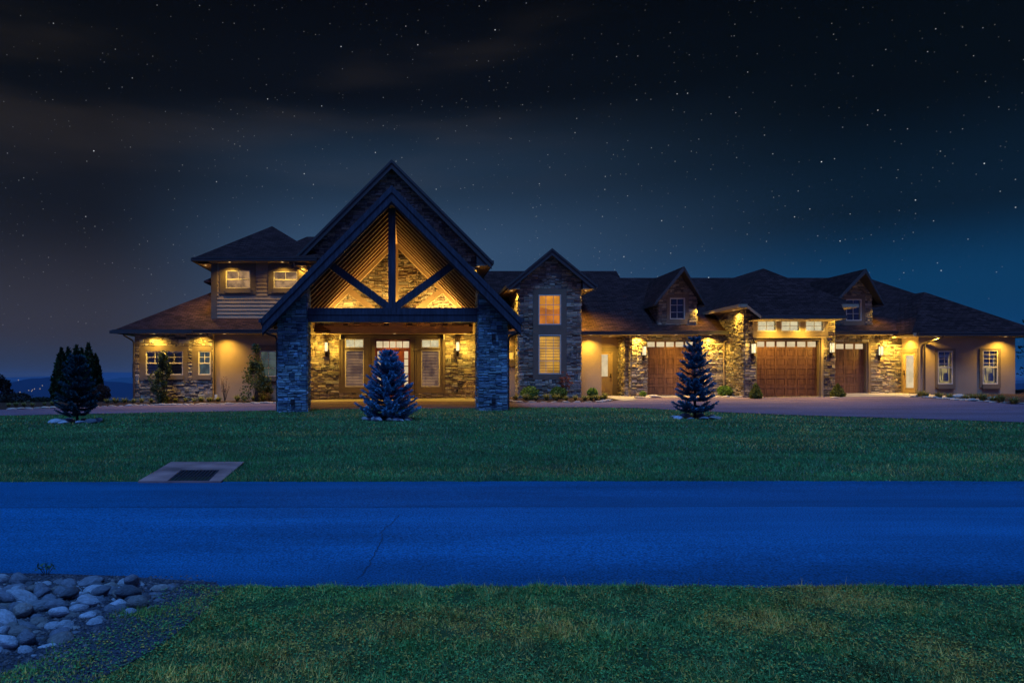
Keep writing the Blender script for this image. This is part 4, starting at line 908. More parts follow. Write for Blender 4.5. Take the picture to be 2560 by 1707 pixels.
# ------------------------------------------------------------------ wall lanterns
def lantern(loc, label, e=9, side=False):
    L0 = empty('wall_lantern', loc, label=label, cat='wall lantern', group='lanterns on the stone walls')
    x, y, z = loc                                  # z: middle of the glass, y: wall face
    m = MB(); m.box(x-.055, x+.055, y-.03, y, z-.50, z+.10); m.tube([(x, y-.02, z-.42), (x, y-.13, z-.36), (x, y-.16, z-.27)], .016); m.build('back_plate', METAL, L0)
    m = MB(); cx, cy = x, y-.16; hw_, hh = .085, .23
    for a in (-1, 1):
        for b in (-1, 1): m.box(cx+a*hw_-.008, cx+a*hw_+.008, cy+b*hw_-.008, cy+b*hw_+.008, z-hh, z+hh)
    m.box(cx-.105, cx+.105, cy-.105, cy+.105, z+hh, z+hh+.025); m.box(cx-.105, cx+.105, cy-.105, cy+.105, z-hh-.03, z-hh)
    for k in range(2):
        t = math.pi/2*k; m.tube([(cx+.09*math.cos(t)*math.cos(q), cy+.09*math.sin(t)*math.cos(q), z+hh+.02+.11*math.sin(q)) for q in np.linspace(0, math.pi, 9)], .007)
    m.lathe((cx, cy, z+hh+.13), [(.01, 0), (.03, .02), (.012, .05), (.03, .07), (.004, .10)], 8); m.build('cage', METAL, L0)
    g_ = MB().box(cx-.07, cx+.07, cy-.07, cy+.07, z-hh+.01, z+hh-.01).build('lamp_glass', LAMPGLASS, L0)
    for dz in (.0,):
        d = bpy.data.lights.new('lantern_lamp', 'POINT'); d.energy = e*LAMP*.28; d.color = (1, .64, .09); d.shadow_soft_size = .09
        o = bpy.data.objects.new('lantern_lamp', d); SC.collection.objects.link(o); o.location = (cx, cy-.19, z+.0); adopt(o, L0)
lantern((X(816,35.85), 35.93, Z(867,35.85)), 'lit lantern on the stone left of the front door', 30)
lantern((X(1144,35.85), 35.93, Z(866,35.85)), 'lit lantern on the stone above the rattan chair', 30)
lantern((X(1609,35.5), 35.55, Z(877,35.5)), 'lit lantern on the stone pilaster beside the tan side door', 16)
lantern((X(1884,33.6), 33.74, Z(871,33.6)), 'lit lantern on the stone left of the tall centre garage door', 18)
lantern((X(2080,33.6), 33.74, Z(869,33.6)), 'lit lantern on the stone between the tall and the narrow garage doors', 18)
lantern((X(2200,35.85), 35.93, Z(877,35.85)), 'lit lantern on the stone right of the narrow garage door', 18)
# ------------------------------------------------------------------ chair by the entry
def chair():
    x, y = X(1174.5, 35.3), 35.3; z = gz(x, y)+.035; C0 = empty('rattan_chair', (x, y, z), label='light rattan armchair with a looped round back under the portico', cat='chair')
    w_ = .235; m = MB()
    for s in (-1, 1):
        m.tube([(x+s*w_, y-.22, z), (x+s*w_, y-.22, z+.62), (x+s*w_*.95, y-.1, z+.66), (x+s*w_, y+.2, z+.62)], .018); m.tube([(x+s*w_*.9, y+.2, z), (x+s*w_*.95, y+.2, z+.42)], .018)
    m.build('leg_frame', RATTAN, C0)
    m = MB()
    for r_ in (.255, .20): m.tube([(x+r_*math.cos(t), y+.2, z+.60+r_*1.15*math.sin(t)) for t in np.linspace(-.2, math.pi+.2, 15)], .016)
    for a in (-.5, -.17, .17, .5): m.tube([(x+a*.3, y+.2, z+.42), (x+a*.8*.3, y+.2, z+.82)], .010)
    m.tube([(x-.22, y+.2, z+.60), (x, y+.2, z+.66), (x+.22, y+.2, z+.60)], .014); m.build('backrest', RATTAN, C0)
    m = MB(); m.box(x-.23, x+.23, y-.22, y+.2, z+.38, z+.42); m.tube([(x-.22, y-.22, z+.2), (x+.22, y-.22, z+.2)], .012); m.tube([(x-.23, y-.23, z+.36), (x, y-.24, z+.33), (x+.23, y-.23, z+.36)], .016); m.build('seat', RATTAN, C0)
chair()
# ------------------------------------------------------------------ storm drain
def drain():
    P = [gflat(*q) for q in ((345,1206),(428,1166),(611,1166),(553,1206))]; G_ = [gflat(*q) for q in ((418,1205.3),(453,1183),(549,1183),(522,1205.3))]
    z = .012; slope = lambda x, y: z+.012+.035*max(0, y-10.7)
    D = empty('storm_drain', (P[0][0], P[0][1], 0), label='concrete storm drain slab with a slotted iron grate at the lawn edge', cat='storm drain')
    m = MB()
    pts = lambda L_: [Vector((x, y, slope(x, y))) for x, y in L_]
    A, B = pts(P), pts(G_)
    for k in range(4):
        q = [A[k], A[(k+1) % 4], B[(k+1) % 4], B[k]]; m.prism(q, (0, 0, -.15))
    m.build('concrete_slab', mat('drain_concrete', (.30, .155, .13), .9, noise=(1.6, .55), bump=(30, .004)), D)
    m = MB().prism([q-Vector((0, 0, .10)) for q in B], (0, 0, -.02)); m.build('pit', DARKROOM, D)
    m = MB(); n = 11
    for k in range(n):
        t = (k+.5)/n; a = B[0].lerp(B[3], t); b = B[1].lerp(B[2], t); m.bar(a-Vector((0,0,.01)), b-Vector((0,0,.01)), .035, .02)
    for t in (.02, .98, .5): m.bar(B[0].lerp(B[1], t)-Vector((0,0,.008)), B[3].lerp(B[2], t)-Vector((0,0,.008)), .035, .02)
    m.build('grate', IRON, D)
drain()
# ------------------------------------------------------------------ plants
def nz(seed):                                     # smooth 2-D value noise
    r_ = np.random.default_rng(seed); G = r_.random((64, 64))
    def f(x, y):
        x = np.asarray(x)%64; y = np.asarray(y)%64; i = x.astype(int); j = y.astype(int); a = x-i; b = y-j; a = a*a*(3-2*a); b = b*b*(3-2*b)
        i1 = (i+1)%64; j1 = (j+1)%64; i %= 64; j %= 64
        return (G[i, j]*(1-a)+G[i1, j]*a)*(1-b)+(G[i, j1]*(1-a)+G[i1, j1]*a)*b
    return f
def quads(C, D, Wd, S):                           # diamonds: centre-root C, direction D (length included), side vectors S*Wd
    return np.stack([C, C+D*.45+S*Wd, C+D, C+D*.45-S*Wd], 1).reshape(-1, 3)
def rot_unit(n): v = rng.normal(size=(n, 3)); return v/np.linalg.norm(v, axis=1)[:, None]
def spruce(loc, Ht, Rad, label, col, z0=.12, whorls=20, per=9, lean=0, seed=1, top=.85, gaps=.0, twig=.17):
    r_ = np.random.default_rng(seed); x0, y0, zg = loc; O = Vector(loc)
    S = empty('spruce_tree', loc, label=label, cat='spruce tree', group='young spruces on the lawn')
    MB().tube([(x0, y0, zg-.05), (x0+.01, y0, zg+Ht*.3), (x0+lean*.5, y0, zg+Ht*.7), (x0+lean, y0, zg+Ht*.97)], .055*Ht/2.6, 7, r2=.008).build('trunk', BARK, S)
    C, D, Wd = [], [], []; br = MB(); LR = []
    for w_ in range(whorls):
        t = (w_+r_.uniform(-.3, .3))/whorls; t = min(max(t, 0), .985); zc = z0+(Ht-z0)*t
        env = Rad*((1-t)**top)*(.35+.65*min(1, (t+.10)/.16))
        k = max(4, int(per*(1-.45*t))); off = r_.uniform(0, 6.3); lay = r_.uniform(.86, 1.1)
        for b in range(k):
            if r_.random() < gaps: continue
            a = off+b*2*math.pi/k+r_.uniform(-.25, .25); Lb = env*lay*r_.uniform(.72, 1.12)+.05
            zz = zc+r_.uniform(-.03, .03); up = .10+.85*t**1.5
            n = max(4, int(Lb/.055)); P = []
            for i in range(n+1):
                s = i/n; P.append(np.array((x0+lean*t+math.cos(a)*Lb*s, y0+math.sin(a)*Lb*s, zg+zz+Lb*(up*s-.16*(1-t)*math.sin(s*2.6)+.10*s*s))))
            br.tube([tuple(P[0]), tuple(P[n//2]), tuple(P[n])], .012, 4, r2=.004)
            for i in range(1, n+1):
                d = P[i]-P[i-1]; d /= np.linalg.norm(d)+1e-9; side = np.cross(d, (0, 0, 1.)); side /= np.linalg.norm(side)+1e-9
                s = i/n; tl = (twig*(1.05-.5*s))*min(1, Lb/.35+.35)*r_.uniform(.7, 1.15)
                for sg in (-1, 1, 0):
                    dd = d*(.75 if sg else 1)+side*sg*(.75)+np.array((0, 0, r_.uniform(-.12, .28)))
                    dd /= np.linalg.norm(dd); C.append(P[i]); D.append(dd*tl); Wd.append(tl); LR.append(s)
    C = np.array(C); D = np.array(D); n = len(C); Ln = np.linalg.norm(D, axis=1)[:, None]; Dn = D/Ln
    V = []; cols = []
    for k in range(12):                            # bundles of needles round each twig
        u = r_.random((n, 1)); base = C+D*u*.85; rnd_ = rot_unit(n); perp = rnd_-(rnd_*Dn).sum(1)[:, None]*Dn; perp /= np.linalg.norm(perp, axis=1)[:, None]
        d2 = Dn*.75+perp*.65; sd_ = np.cross(d2, rot_unit(n)); sd_ /= np.linalg.norm(sd_, axis=1)[:, None]
        V.append(quads(base, d2*(.05+.035*r_.random((n, 1))), .011, sd_)); cols.append(np.array(col)*(.4+1.2*r_.random((n, 1)))*(.35+1.0*np.array(LR)[:, None]))
    sd_ = np.cross(Dn, (0, 0, 1.)); sd_ /= np.linalg.norm(sd_, axis=1)[:, None]+1e-9; V.append(quads(C, D*1.1, .02, sd_)); cols.append(np.array(col)*(.45+.6*r_.random((n, 1))))
    np_mesh('crown', np.concatenate(V), 4, np.concatenate(cols), NEEDLE, S); B_ = br.build('branches', BARK, S)
    return S
def ring(cx, cy, rad, n, spread, prefix, seed):
    r_ = random.Random(seed); a = r_.uniform(0, 6)
    for k in range(n):
        t = a+2*math.pi*k/n+r_.uniform(-.1, .1); s = r_.uniform(.10, .19); rock((cx+math.cos(t)*rad*1.0, cy+math.sin(t)*rad*.8), s, (1.5, 1.0, .55), prefix, 'stones ringing the spruces', r_, sink=.30)
# rocks: a few source meshes, copied
def rock_mesh(seed, nm='rock'):
    r_ = np.random.default_rng(seed); import bmesh
    bm = bmesh.new(); bmesh.ops.create_icosphere(bm, subdivisions=3, radius=.5)
    f = [r_.normal(size=3) for _ in range(7)]; ph = r_.uniform(0, 6, 7); cut = [(v/np.linalg.norm(v), r_.uniform(.36, .47)) for v in r_.normal(size=(5, 3))]
    for v in bm.verts:
        p = np.array(v.co); k = 1+.07*sum(math.sin(3.2*p@a+q) for a, q in zip(f[:3], ph[:3]))+.02*sum(math.sin(9*p@a+q) for a, q in zip(f[3:], ph[3:]))
        p = p*k
        for nn, d in cut:
            e = p@nn-d
            if e > 0: p = p-nn*e*.8
        v.co = p
    me = bpy.data.meshes.new(nm); bm.to_mesh(me); bm.free(); me.polygons.foreach_set('use_smooth', [True]*len(me.polygons))
    return me
ROCKC = [(.26,.31,.34),(.34,.40,.44),(.20,.24,.28),(.40,.46,.50),(.24,.25,.24),(.30,.36,.42),(.17,.20,.24),(.36,.37,.35)]
RM = []
for i in range(12):
    me = rock_mesh(100+i); ca = me.color_attributes.new('tint', 'FLOAT_COLOR', 'CORNER'); c = tuple(q*(.6, .85, .42, 1.0, .65, .5, .85, .7, 1.1, .48, .65, .8)[i] for q in ROCKC[i % 8]); ca.data.foreach_set('color', [*c, 1]*len(me.loops)); me.materials.append(ROCK); RM.append(me)
WARMM = []
for i in range(5):
    me = rock_mesh(300+i); ca = me.color_attributes.new('tint', 'FLOAT_COLOR', 'CORNER'); c = [(.36,.28,.22),(.42,.35,.27),(.30,.25,.21),(.45,.38,.30),(.34,.30,.28)][i]; ca.data.foreach_set('color', [*c, 1]*len(me.loops)); me.materials.append(ROCK); WARMM.append(me)
def rock(xy, s, shp, label, group, r_, sink=.3, z=None, tilt=.25, pool=None, rz=None, name='stone'):
    me = r_.choice(pool or RM); o = bpy.data.objects.new(name, me); SC.collection.objects.link(o)
    sx, sy, sz = s*shp[0]*r_.uniform(.85, 1.15), s*shp[1]*r_.uniform(.85, 1.15), s*shp[2]*r_.uniform(.8, 1.25)
    o.scale = (sx*2, sy*2, sz*2); o.rotation_euler = (r_.uniform(-tilt, tilt), r_.uniform(-tilt, tilt), r_.uniform(0, 6.28) if rz is None else rz+r_.uniform(-.3, .3))
    zz = gz(*xy) if z is None else z; o.location = (xy[0], xy[1], zz+sz*(1-2*sink)); return tag(o, label, 'stone', group)
def scl(px, py, z=None): p = at(px, py); return p
HP = lambda p, a, b: (a-b)*p.y/F
p = at(193, 1056); spruce(p, HP(p, 1056, 893), .64, 'dark spruce inside a stone ring before the tall pointed arborvitaes', (.025, .075, .095), seed=3, whorls=15, per=9, gaps=.18, top=.62, z0=.30, twig=.17)
ring(p.x, p.y, .62, 9, 0, 'stone in the ring at the foot of the dark spruce', 5)
p = at(970, 1049); spruce(p, HP(p, 1047, 880), 1.04, 'dense bushy blue spruce on the lawn before the front door', (.10, .27, .40), seed=8, whorls=18, per=12, gaps=.06, top=.80, z0=.10, twig=.19)
ring(p.x, p.y-.1, .74, 12, 0, 'stone in the ring at the foot of the bushy blue spruce', 6)
p = at(1737, 1045); spruce(p, HP(p, 1045, 848), .70, 'tall open blue spruce on the lawn before the first garage door', (.045, .17, .26), seed=12, whorls=14, per=10, top=.72, z0=.30, gaps=.16, twig=.24)
ring(p.x+.05, p.y-.05, .72, 9, 0, 'stone in the ring at the foot of the tall open spruce', 7)

def foliage(name, pts, size, cols, parent, aspect=.42, m=LEAF, jit=.3, up=.3, seed=1):
    n = len(pts); r_ = np.random.default_rng(seed); d = r_.normal(size=(n, 3)); d[:, 2] = np.abs(d[:, 2])*.6+up; d /= np.linalg.norm(d, axis=1)[:, None]
    s = np.cross(d, r_.normal(size=(n, 3))); s /= np.linalg.norm(s, axis=1)[:, None]; ln = size*(1-jit+2*jit*r_.random((n, 1)))
    return np_mesh(name, quads(np.asarray(pts), d*ln, 1, s*ln*aspect), 4, cols, m, parent)
def colr(c, n, r_, v=.45): return np.array(c)*(1-v+2*v*r_.random((n, 1)))*(.92+.16*r_.random((n, 3)))
def arborvitae(px, Y, top, base_w, label, seed):
    x = X(px, Y); zg = gz(x, Y); h = Z(top, Y)-zg; r_ = np.random.default_rng(seed); rad = base_w/2*Y/F
    T0 = empty('arborvitae', (x, Y, zg), label=label, cat='arborvitae', group='pointed arborvitaes at the edge of the view')
    MB().tube([(x, Y, zg-.05), (x, Y, zg+h*.8)], .05, 6, r2=.01).build('trunk', BARK, T0)
    n = 5200; t = 1-np.sqrt(r_.random(n)*.97)*1.0; t = np.clip(t, 0, .985); a = r_.random(n)*6.283
    lob = 1+.16*np.sin(a*5+t*9+seed)+.10*np.sin(a*9-t*14)
    rr = rad*(1-t**1.7)*(.55+.45*np.minimum(1, (t+.35)/.5))*lob*(.72+.33*np.sqrt(r_.random(n)))
    P = np.stack([x+rr*np.cos(a), Y+rr*np.sin(a), zg+.05+t*h*.97], 1)
    foliage('crown', P, .15, colr((.025, .052, .018), n, r_), T0, .28, NEEDLE, up=1.3, seed=seed)
for i, (px, top, bw_, Y, lb) in enumerate(((153,866,44,37.6,'leftmost pointed arborvitae with a blunt top'), (171,866,40,38.2,'second arborvitae from the left in the row'), (190,860,40,37.6,'slim arborvitae rising from behind the dark spruce top'), (204,868,36,38.3,'thin low arborvitae in the gap of the row'), (221,856,54,37.4,'broadest and tallest arborvitae of the row'), (239,884,36,37.9,'shortest arborvitae at the house end of the row'))): arborvitae(px, Y, top, bw_, lb, 30+i)
def columnar(px, py, top, wpx, Y, label, seed, col, name='columnar_shrub', n=2600, base=.12, leaf=.10, cat='shrub', lob=.25):
    x = X(px, Y); zg = gz(x, Y); h = Z(top, Y)-zg; r_ = np.random.default_rng(seed); rad = wpx/2*Y/F
    T0 = empty(name, (x, Y, zg), label=label, cat=cat); m = MB()
    cen = []
    for k in range(int(9+h*6)):
        t = r_.random()**.9*.95+.03; a = r_.random()*6.28; env = rad*(1-t**2.2)*(.45+.55*min(1, (1-t)*1.6))*r_.uniform(.3, 1.0)
        q = np.array((x+env*math.cos(a), Y+env*math.sin(a), zg+base+t*(h-base))); cen.append((q, .13+.10*r_.random()*rad/.3)); m.tube([(x+.1*math.cos(a)*.3, Y, zg), (x+env*.4*math.cos(a), Y+env*.4*math.sin(a), zg+.5*(q[2]-zg)), tuple(q)], .012, 4, r2=.004)
    m.build('stems', BARK, T0); P = []
    for q, rr in cen: k = n//len(cen); v = rot_unit(k)*np.cbrt(r_.random((k, 1)))*np.array((rr, rr, rr*1.5)); P.append(q+v)
    P = np.concatenate(P); foliage('foliage', P, leaf, colr(col, len(P), r_), T0, .40, LEAF, seed=seed)
columnar(408, 1000, 889, 62, 34.6, 'tall narrow evergreen shrub before the twin window', 51, (.065, .085, .030), n=3000)
columnar(641, 998, 862, 72, 34.7, 'tall leafy evergreen shrub by the window next to the portico column', 52, (.095, .115, .035), n=3400)
def stems(px, py, top, wpx, Y, label, seed, col, nleaf=60, name='bare_shrub', leaf=.05):
    x = X(px, Y); zg = gz(x, Y); h = Z(top, Y)-zg; r_ = np.random.default_rng(seed); rad = wpx/2*Y/F
    T0 = empty(name, (x, Y, zg), label=label, cat='shrub'); m = MB(); P = []
    for k in range(11):
        a = r_.random()*6.28; e = rad*r_.uniform(.3, 1); t = np.array((x+e*math.cos(a), Y+e*math.sin(a)*.6, zg+h*r_.uniform(.6, 1))); b = np.array((x, Y, zg)); mid = b*.5+t*.5+np.array((0, 0, .06)); m.tube([tuple(b), tuple(mid), tuple(t)], .012, 4, r2=.004, )
        for j in range(3):
            s = r_.uniform(.4, .9); q = b*(1-s)+t*s; e2 = q+np.array((r_.uniform(-.12, .12), r_.uniform(-.1, .1), r_.uniform(.08, .25))); m.tube([tuple(q), tuple(e2)], .006, 3, r2=.002); P += [e2+r_.normal(size=3)*.03 for _ in range(max(1, nleaf//33))]
    m.build('stems', BARK, T0); P = np.array(P); foliage('leaves', P, leaf, colr(col, len(P), r_), T0, .4, LEAF, seed=seed)
stems(562, 998, 940, 34, 34.9, 'nearly bare shrub with few red leaves on the stucco wing', 61, (.14, .03, .02), 70)
stems(1412, 995, 922, 50, 34.2, 'red leaved maple shrub leaning on the stone tower corner', 62, (.17, .045, .03), 420, 'japanese_maple', .06)
def ball(px, py, top, wpx, Y, label, seed, col=(.13, .22, .035), cone=False, n=2200, leaf=.06, name='round_shrub'):
    x = X(px, Y); zg = gz(x, Y); h = Z(top, Y)-zg; r_ = np.random.default_rng(seed); rad = wpx/2*Y/F
    T0 = empty(name, (x, Y, zg), label=label, cat='shrub'); m = MB()
    for k in range(12): a = r_.random()*6.28; m.tube([(x, Y, zg-.02), (x+rad*.7*math.cos(a), Y+rad*.7*math.sin(a), zg+h*r_.uniform(.4, .8))], .01, 4, r2=.004)
    m.build('stems', BARK, T0)
    v = rot_unit(n); rr = (.62+.42*np.sqrt(r_.random(n)))*(1+.14*np.sin(v[:, 0]*7+seed)*np.cos(v[:, 2]*6+v[:, 1]*5))
    if cone: t = 1-np.sqrt(r_.random(n)); a = r_.random(n)*6.28; e = rad*(1-t)**.8*rr*1.15*(.7+.3*np.minimum(1, t*5)); P = np.stack([x+e*np.cos(a), Y+e*np.sin(a), zg+.03+t*h*.95], 1)
    else: P = np.stack([x+v[:, 0]*rad*rr, Y+v[:, 1]*rad*rr, zg+h*.5+v[:, 2]*h*.48*rr], 1)
    foliage('foliage', P, leaf, colr(col, n, r_, .5), T0, .42, LEAF, seed=seed, up=.6 if not cone else 1.2)
ball(1324, 997, 966, 42, 34.3, 'round green shrub at the left foot of the stone tower', 71)
ball(1397, 997, 967, 40, 34.3, 'round green shrub at the foot of the red maple', 72)
ball(1481, 995, 971, 24, 34.6, 'small round shrub by the stucco wall beside the tan door', 73)
ball(1812, 993, 965, 32, 35.1, 'spreading green shrub in the corner beside the bay downspout', 74)
ball(1889, 994, 957, 29, 33.0, 'small pointed evergreen left of the tall centre garage door', 75, (.13, .15, .025), True, name='pointed_shrub')
ball(2094, 995, 959, 33, 33.2, 'small pointed evergreen between the tall and narrow garage doors', 76, (.13, .14, .025), True, name='pointed_shrub')
ball(1607, 990, 979, 14, 35.2, 'tiny yellow green shrub under the pilaster lantern', 77, n=500)
ball(255, 1008, 962, 40, 36.6, 'reddish rounded shrub at the foot of the arborvitaes', 78, (.10, .035, .02))
columnar(4, 1010, 950, 40, 36.5, 'dark ragged shrub at the far left end of the drive', 79, (.02, .02, .018), 'dark_shrub', 1200)
ball(38, 1010, 983, 66, 36.2, 'low dark spreading shrub at the left end of the bed', 80, (.035, .04, .03), n=1400, leaf=.08, name='low_shrub')
columnar(18, 1010, 958, 22, 36.0, 'thin dark upright shrub at the left end of the bed', 81, (.018, .022, .02), 'thin_shrub', 700)
ball(103, 1010, 994, 50, 37.0, 'low dark mound shrub on the edge of the overlook', 82, (.03, .05, .03), n=900, leaf=.08, name='low_shrub')

# tufts of ornamental grass: three sources, copied
def tuft_mesh(seed, col):
    r_ = np.random.default_rng(seed); n = 130; a = r_.random(n)*6.28; ln = .22*(.6+.6*r_.random(n)); e = r_.uniform(.25, 1.2, n)
    d1 = np.stack([np.cos(a)*np.sin(e*.5), np.sin(a)*np.sin(e*.5), np.cos(e*.5)], 1); d2 = np.stack([np.cos(a)*np.sin(e*1.5), np.sin(a)*np.sin(e*1.5), np.cos(e*1.5)], 1)
    sd_ = np.stack([-np.sin(a), np.cos(a), 0*a], 1)*.010; B = np.stack([np.cos(a), np.sin(a), 0*a], 1)*.03; M_ = B+d1*ln[:, None]*.6; T = M_+d2*ln[:, None]*.5
    V = np.concatenate([np.stack([B-sd_, B+sd_, M_+sd_, M_-sd_], 1).reshape(-1, 3), np.stack([M_-sd_, M_+sd_, T+sd_*.1, T-sd_*.1], 1).reshape(-1, 3)])
    c = colr(col, n, r_, .4); o = np_mesh('grass_tuft', V, 4, np.concatenate([c, c]), BLADE); me = o.data; bpy.data.objects.remove(o); return me
TUFT = [tuft_mesh(400+i, (.26, .25, .075)) for i in range(3)]
rt_ = random.Random(9)
def tufts(lst, label, group, s=1.0):
    for px, py in lst:
        p = at(px+rt_.uniform(-3, 3), py); o = bpy.data.objects.new('grass_tuft', rt_.choice(TUFT)); SC.collection.objects.link(o); o.location = (p.x, p.y, p.z+.02); k = s*rt_.uniform(.8, 1.25); o.scale = (k, k, k*rt_.uniform(.8, 1.1)); o.rotation_euler = (0, 0, rt_.uniform(0, 6)); tag(o, label, 'ornamental grass', group)
tufts([(268+i*21.5, 1009-(i*.3)) for i in range(14)], 'ornamental grass tuft in the bed along the stone wing', 'tufts along the stone wing', 1.35)
tufts([(592,1004),(614,1004),(634,1003),(655,1003),(676,1002)], 'ornamental grass tuft in the bed beside the left portico column', 'tufts beside the portico column', 1.35)
tufts([(1292,1001),(1314,1001.5),(1340,1002),(1366,1002),(1390,1002),(1413,1003),(1436,1002.5),(1460,1002.5),(1480,1002),(1492,1001.5),(1503,1001),(1512,1000)], 'bright ornamental grass tuft in the bed under the stone tower', 'tufts under the stone tower', 1.4)
tufts([(2304,994),(2318,995),(2349,997),(2372,998),(2412,1000),(2432,1002),(2452,1003),(2486,1006),(2502,1008),(2538,1011)], 'ornamental grass tuft in the bed along the end wing', 'tufts along the end wing', 1.4)
tufts([(20,1018),(42,1017),(62,1017),(80,1017),(112,1015),(128,1014),(140,1012)], 'dim ornamental grass tuft left of the arborvitaes', 'tufts left of the arborvitaes')
# border stones
rr_ = random.Random(21)
def border(pts, n, label, group, s=.11):
    for k in range(n):
        t = k/(n-1)*(len(pts)-1); i = min(int(t), len(pts)-2); f = t-i; px = pts[i][0]*(1-f)+pts[i+1][0]*f; py = pts[i][1]*(1-f)+pts[i+1][1]*f
        p = at(px+rr_.uniform(-2, 2), py+rr_.uniform(-.2, .2)); rock((p.x, p.y), s*rr_.uniform(.8, 1.35), (1.6, .9, .5), label, group, rr_, .25, tilt=.1, pool=WARMM, rz=0)
border([(30,1024),(330,1015),(530,1011.5),(690,1009)], 44, 'flat edging stone between the driveway and the long wing bed', 'edging stones of the long wing bed')
border([(1272,1004),(1300,1006.5),(1500,1006.5),(1522,1002)], 22, 'flat edging stone between the driveway and the tower bed', 'edging stones of the tower bed')
border([(2282,993),(2330,996),(2400,1001),(2550,1011)], 24, 'flat edging stone between the driveway and the end wing bed', 'edging stones of the end wing bed', .12)
border([(1800,993.5),(1905,994)], 7, 'flat stone beside the tall centre garage door', 'stones beside the centre garage', .10)
border([(1602,996),(1634,995)], 3, 'flat stone under the pilaster lantern', 'stones under the pilaster', .17)
border([(2085,996),(2108,995.5)], 3, 'flat stone around the pointed evergreen between garage doors', 'stones round the pointed evergreen', .10)
for px, py in ((2396, 998), (2480, 1003)): p = at(px, py); rock((p.x, p.y), .26, (1.4, .9, .6), 'larger boulder among the end wing grass tufts', 'boulders of the end wing bed', rr_, .2, pool=WARMM)

# ------------------------------------------------------------------ river rock pile
def rock_pile():
    r_ = random.Random(4); placed = []
    edge = lambda px: np.interp(px, [0, 230, 360, 440], [1462, 1464, 1466, 1478])
    low = lambda px: np.interp(px, [0, 120, 250, 340, 400, 440], [1700, 1640, 1580, 1545, 1512, 1492])
    def inside(x, y):
        px, py = VX+x*F/y, VY+CZ*F/y
        return px < 432 and edge(px)-2 < py < low(px)
    fails = 0
    while fails < 4000 and len(placed) < 240:
        x, y = r_.uniform(-3.45, -1.75), r_.uniform(3.85, 5.4); s = r_.choice((.028, .034, .038, .042, .047, .055, .062, .072))*r_.uniform(.85, 1.15)
        if not inside(x, y) or any((x-a)**2+(y-b)**2 < (.74*(s+c))**2 for a, b, c in placed): fails += 1; continue
        fails = 0; placed.append((x, y, s))
    T_ = ('smooth grey river rock in the heap beside the road', 'river rocks in the heap beside the road')
    for x, y, s in placed:
        rock((x, y), s, (1.4, 1.0, .72), *T_, r_, .12, z=r_.uniform(-.02, .015), tilt=.4, name='river_rock', rz=r_.choice((0, .3, -.3, .6, 1.2)))
    k = 0
    while k < 58:
        x, y = r_.uniform(-3.7, -1.9), r_.uniform(3.9, 5.35)
        if not (inside(x, y) and inside(x+.16, y-.06) and inside(x, y+.12)): continue
        k += 1; rock((x, y), r_.uniform(.04, .075), (1.45, .85, .62), *T_, r_, .25, z=.05, tilt=.5, name='river_rock')
    for px, py in ((375,1511),(318,1545),(236,1562),(388,1500),(20,1685)):
        x, y = gflat(px, py); rock((x, y), .035, (1.5, 1, .5), 'smooth grey river rock in the heap beside the road', 'river rocks in the heap beside the road', r_, .3, z=.01, name='river_rock')
rock_pile()
# bare gravelly patch round the heap
pb_ = rng.uniform((-3.9, 3.5), (-1.3, 5.5), (5200, 2)); k_ = ~((VX+pb_[:, 0]*F/pb_[:, 1]) > 505+40*rng.random(5200)); k_ &= ((VY+CZ*F/pb_[:, 1]) < np.interp(VX+pb_[:, 0]*F/pb_[:, 1], [-400, 60, 150, 255, 330, 400, 470, 560], [1770, 1722, 1690, 1632, 1582, 1535, 1492, 1450])-12); pb_ = pb_[k_]
_n = len(pb_); _c = np.stack([pb_[:, 0], pb_[:, 1], np.maximum(.024, g(pb_[:, 0], pb_[:, 1])+.005)+.003], 1); _r = .006+.014*rng.random(_n)**2; _a = rng.random(_n)*6.28
_O = np.array([(1, 0, 0), (0, 1, 0), (-1, 0, 0), (0, -1, 0)]); _V = []
for k in range(4):
    def _w(o): x_, y_ = o[0]*np.cos(_a)-o[1]*.7*np.sin(_a), o[0]*np.sin(_a)+o[1]*.7*np.cos(_a); return _c+np.stack([x_, y_, 0*x_], 1)*_r[:, None]
    _V.append(np.stack([_w(_O[k]), _w(_O[(k+1) % 4]), _c+np.array((0, 0, 1))*(_r*.7)[:, None]], 1).reshape(-1, 3))
_k = (.04+.12*rng.random((_n, 1)))*np.array((1, 1, 1.05)); tag(np_mesh('gravel', np.concatenate(_V), 3, np.concatenate([_k]*4), ROCK), 'loose gravel bits round the river rocks', 'gravel', kind='stuff')
dp = MB(); ring_ = [gflat(*q) for q in ((-90,1438),(120,1440),(300,1446),(440,1456),(540,1462),(560,1484),(520,1530),(460,1580),(400,1630),(300,1690),(200,1740),(60,1790),(-200,1800),(-300,1600))]
c0 = np.mean(np.array(ring_), 0); ci = dp.p((c0[0], c0[1], max(.024, gz(*c0)+.005))); ii = [dp.p((x, y, max(.024, gz(x, y)+.005))) for x, y in ring_]
for a, b in zip(ii, ii[1:]+ii[:1]): dp.face((ci, b, a))
tag(dp.build('gravel_patch', DIRT), kind='structure', label='bare gravelly dirt round the river rocks')
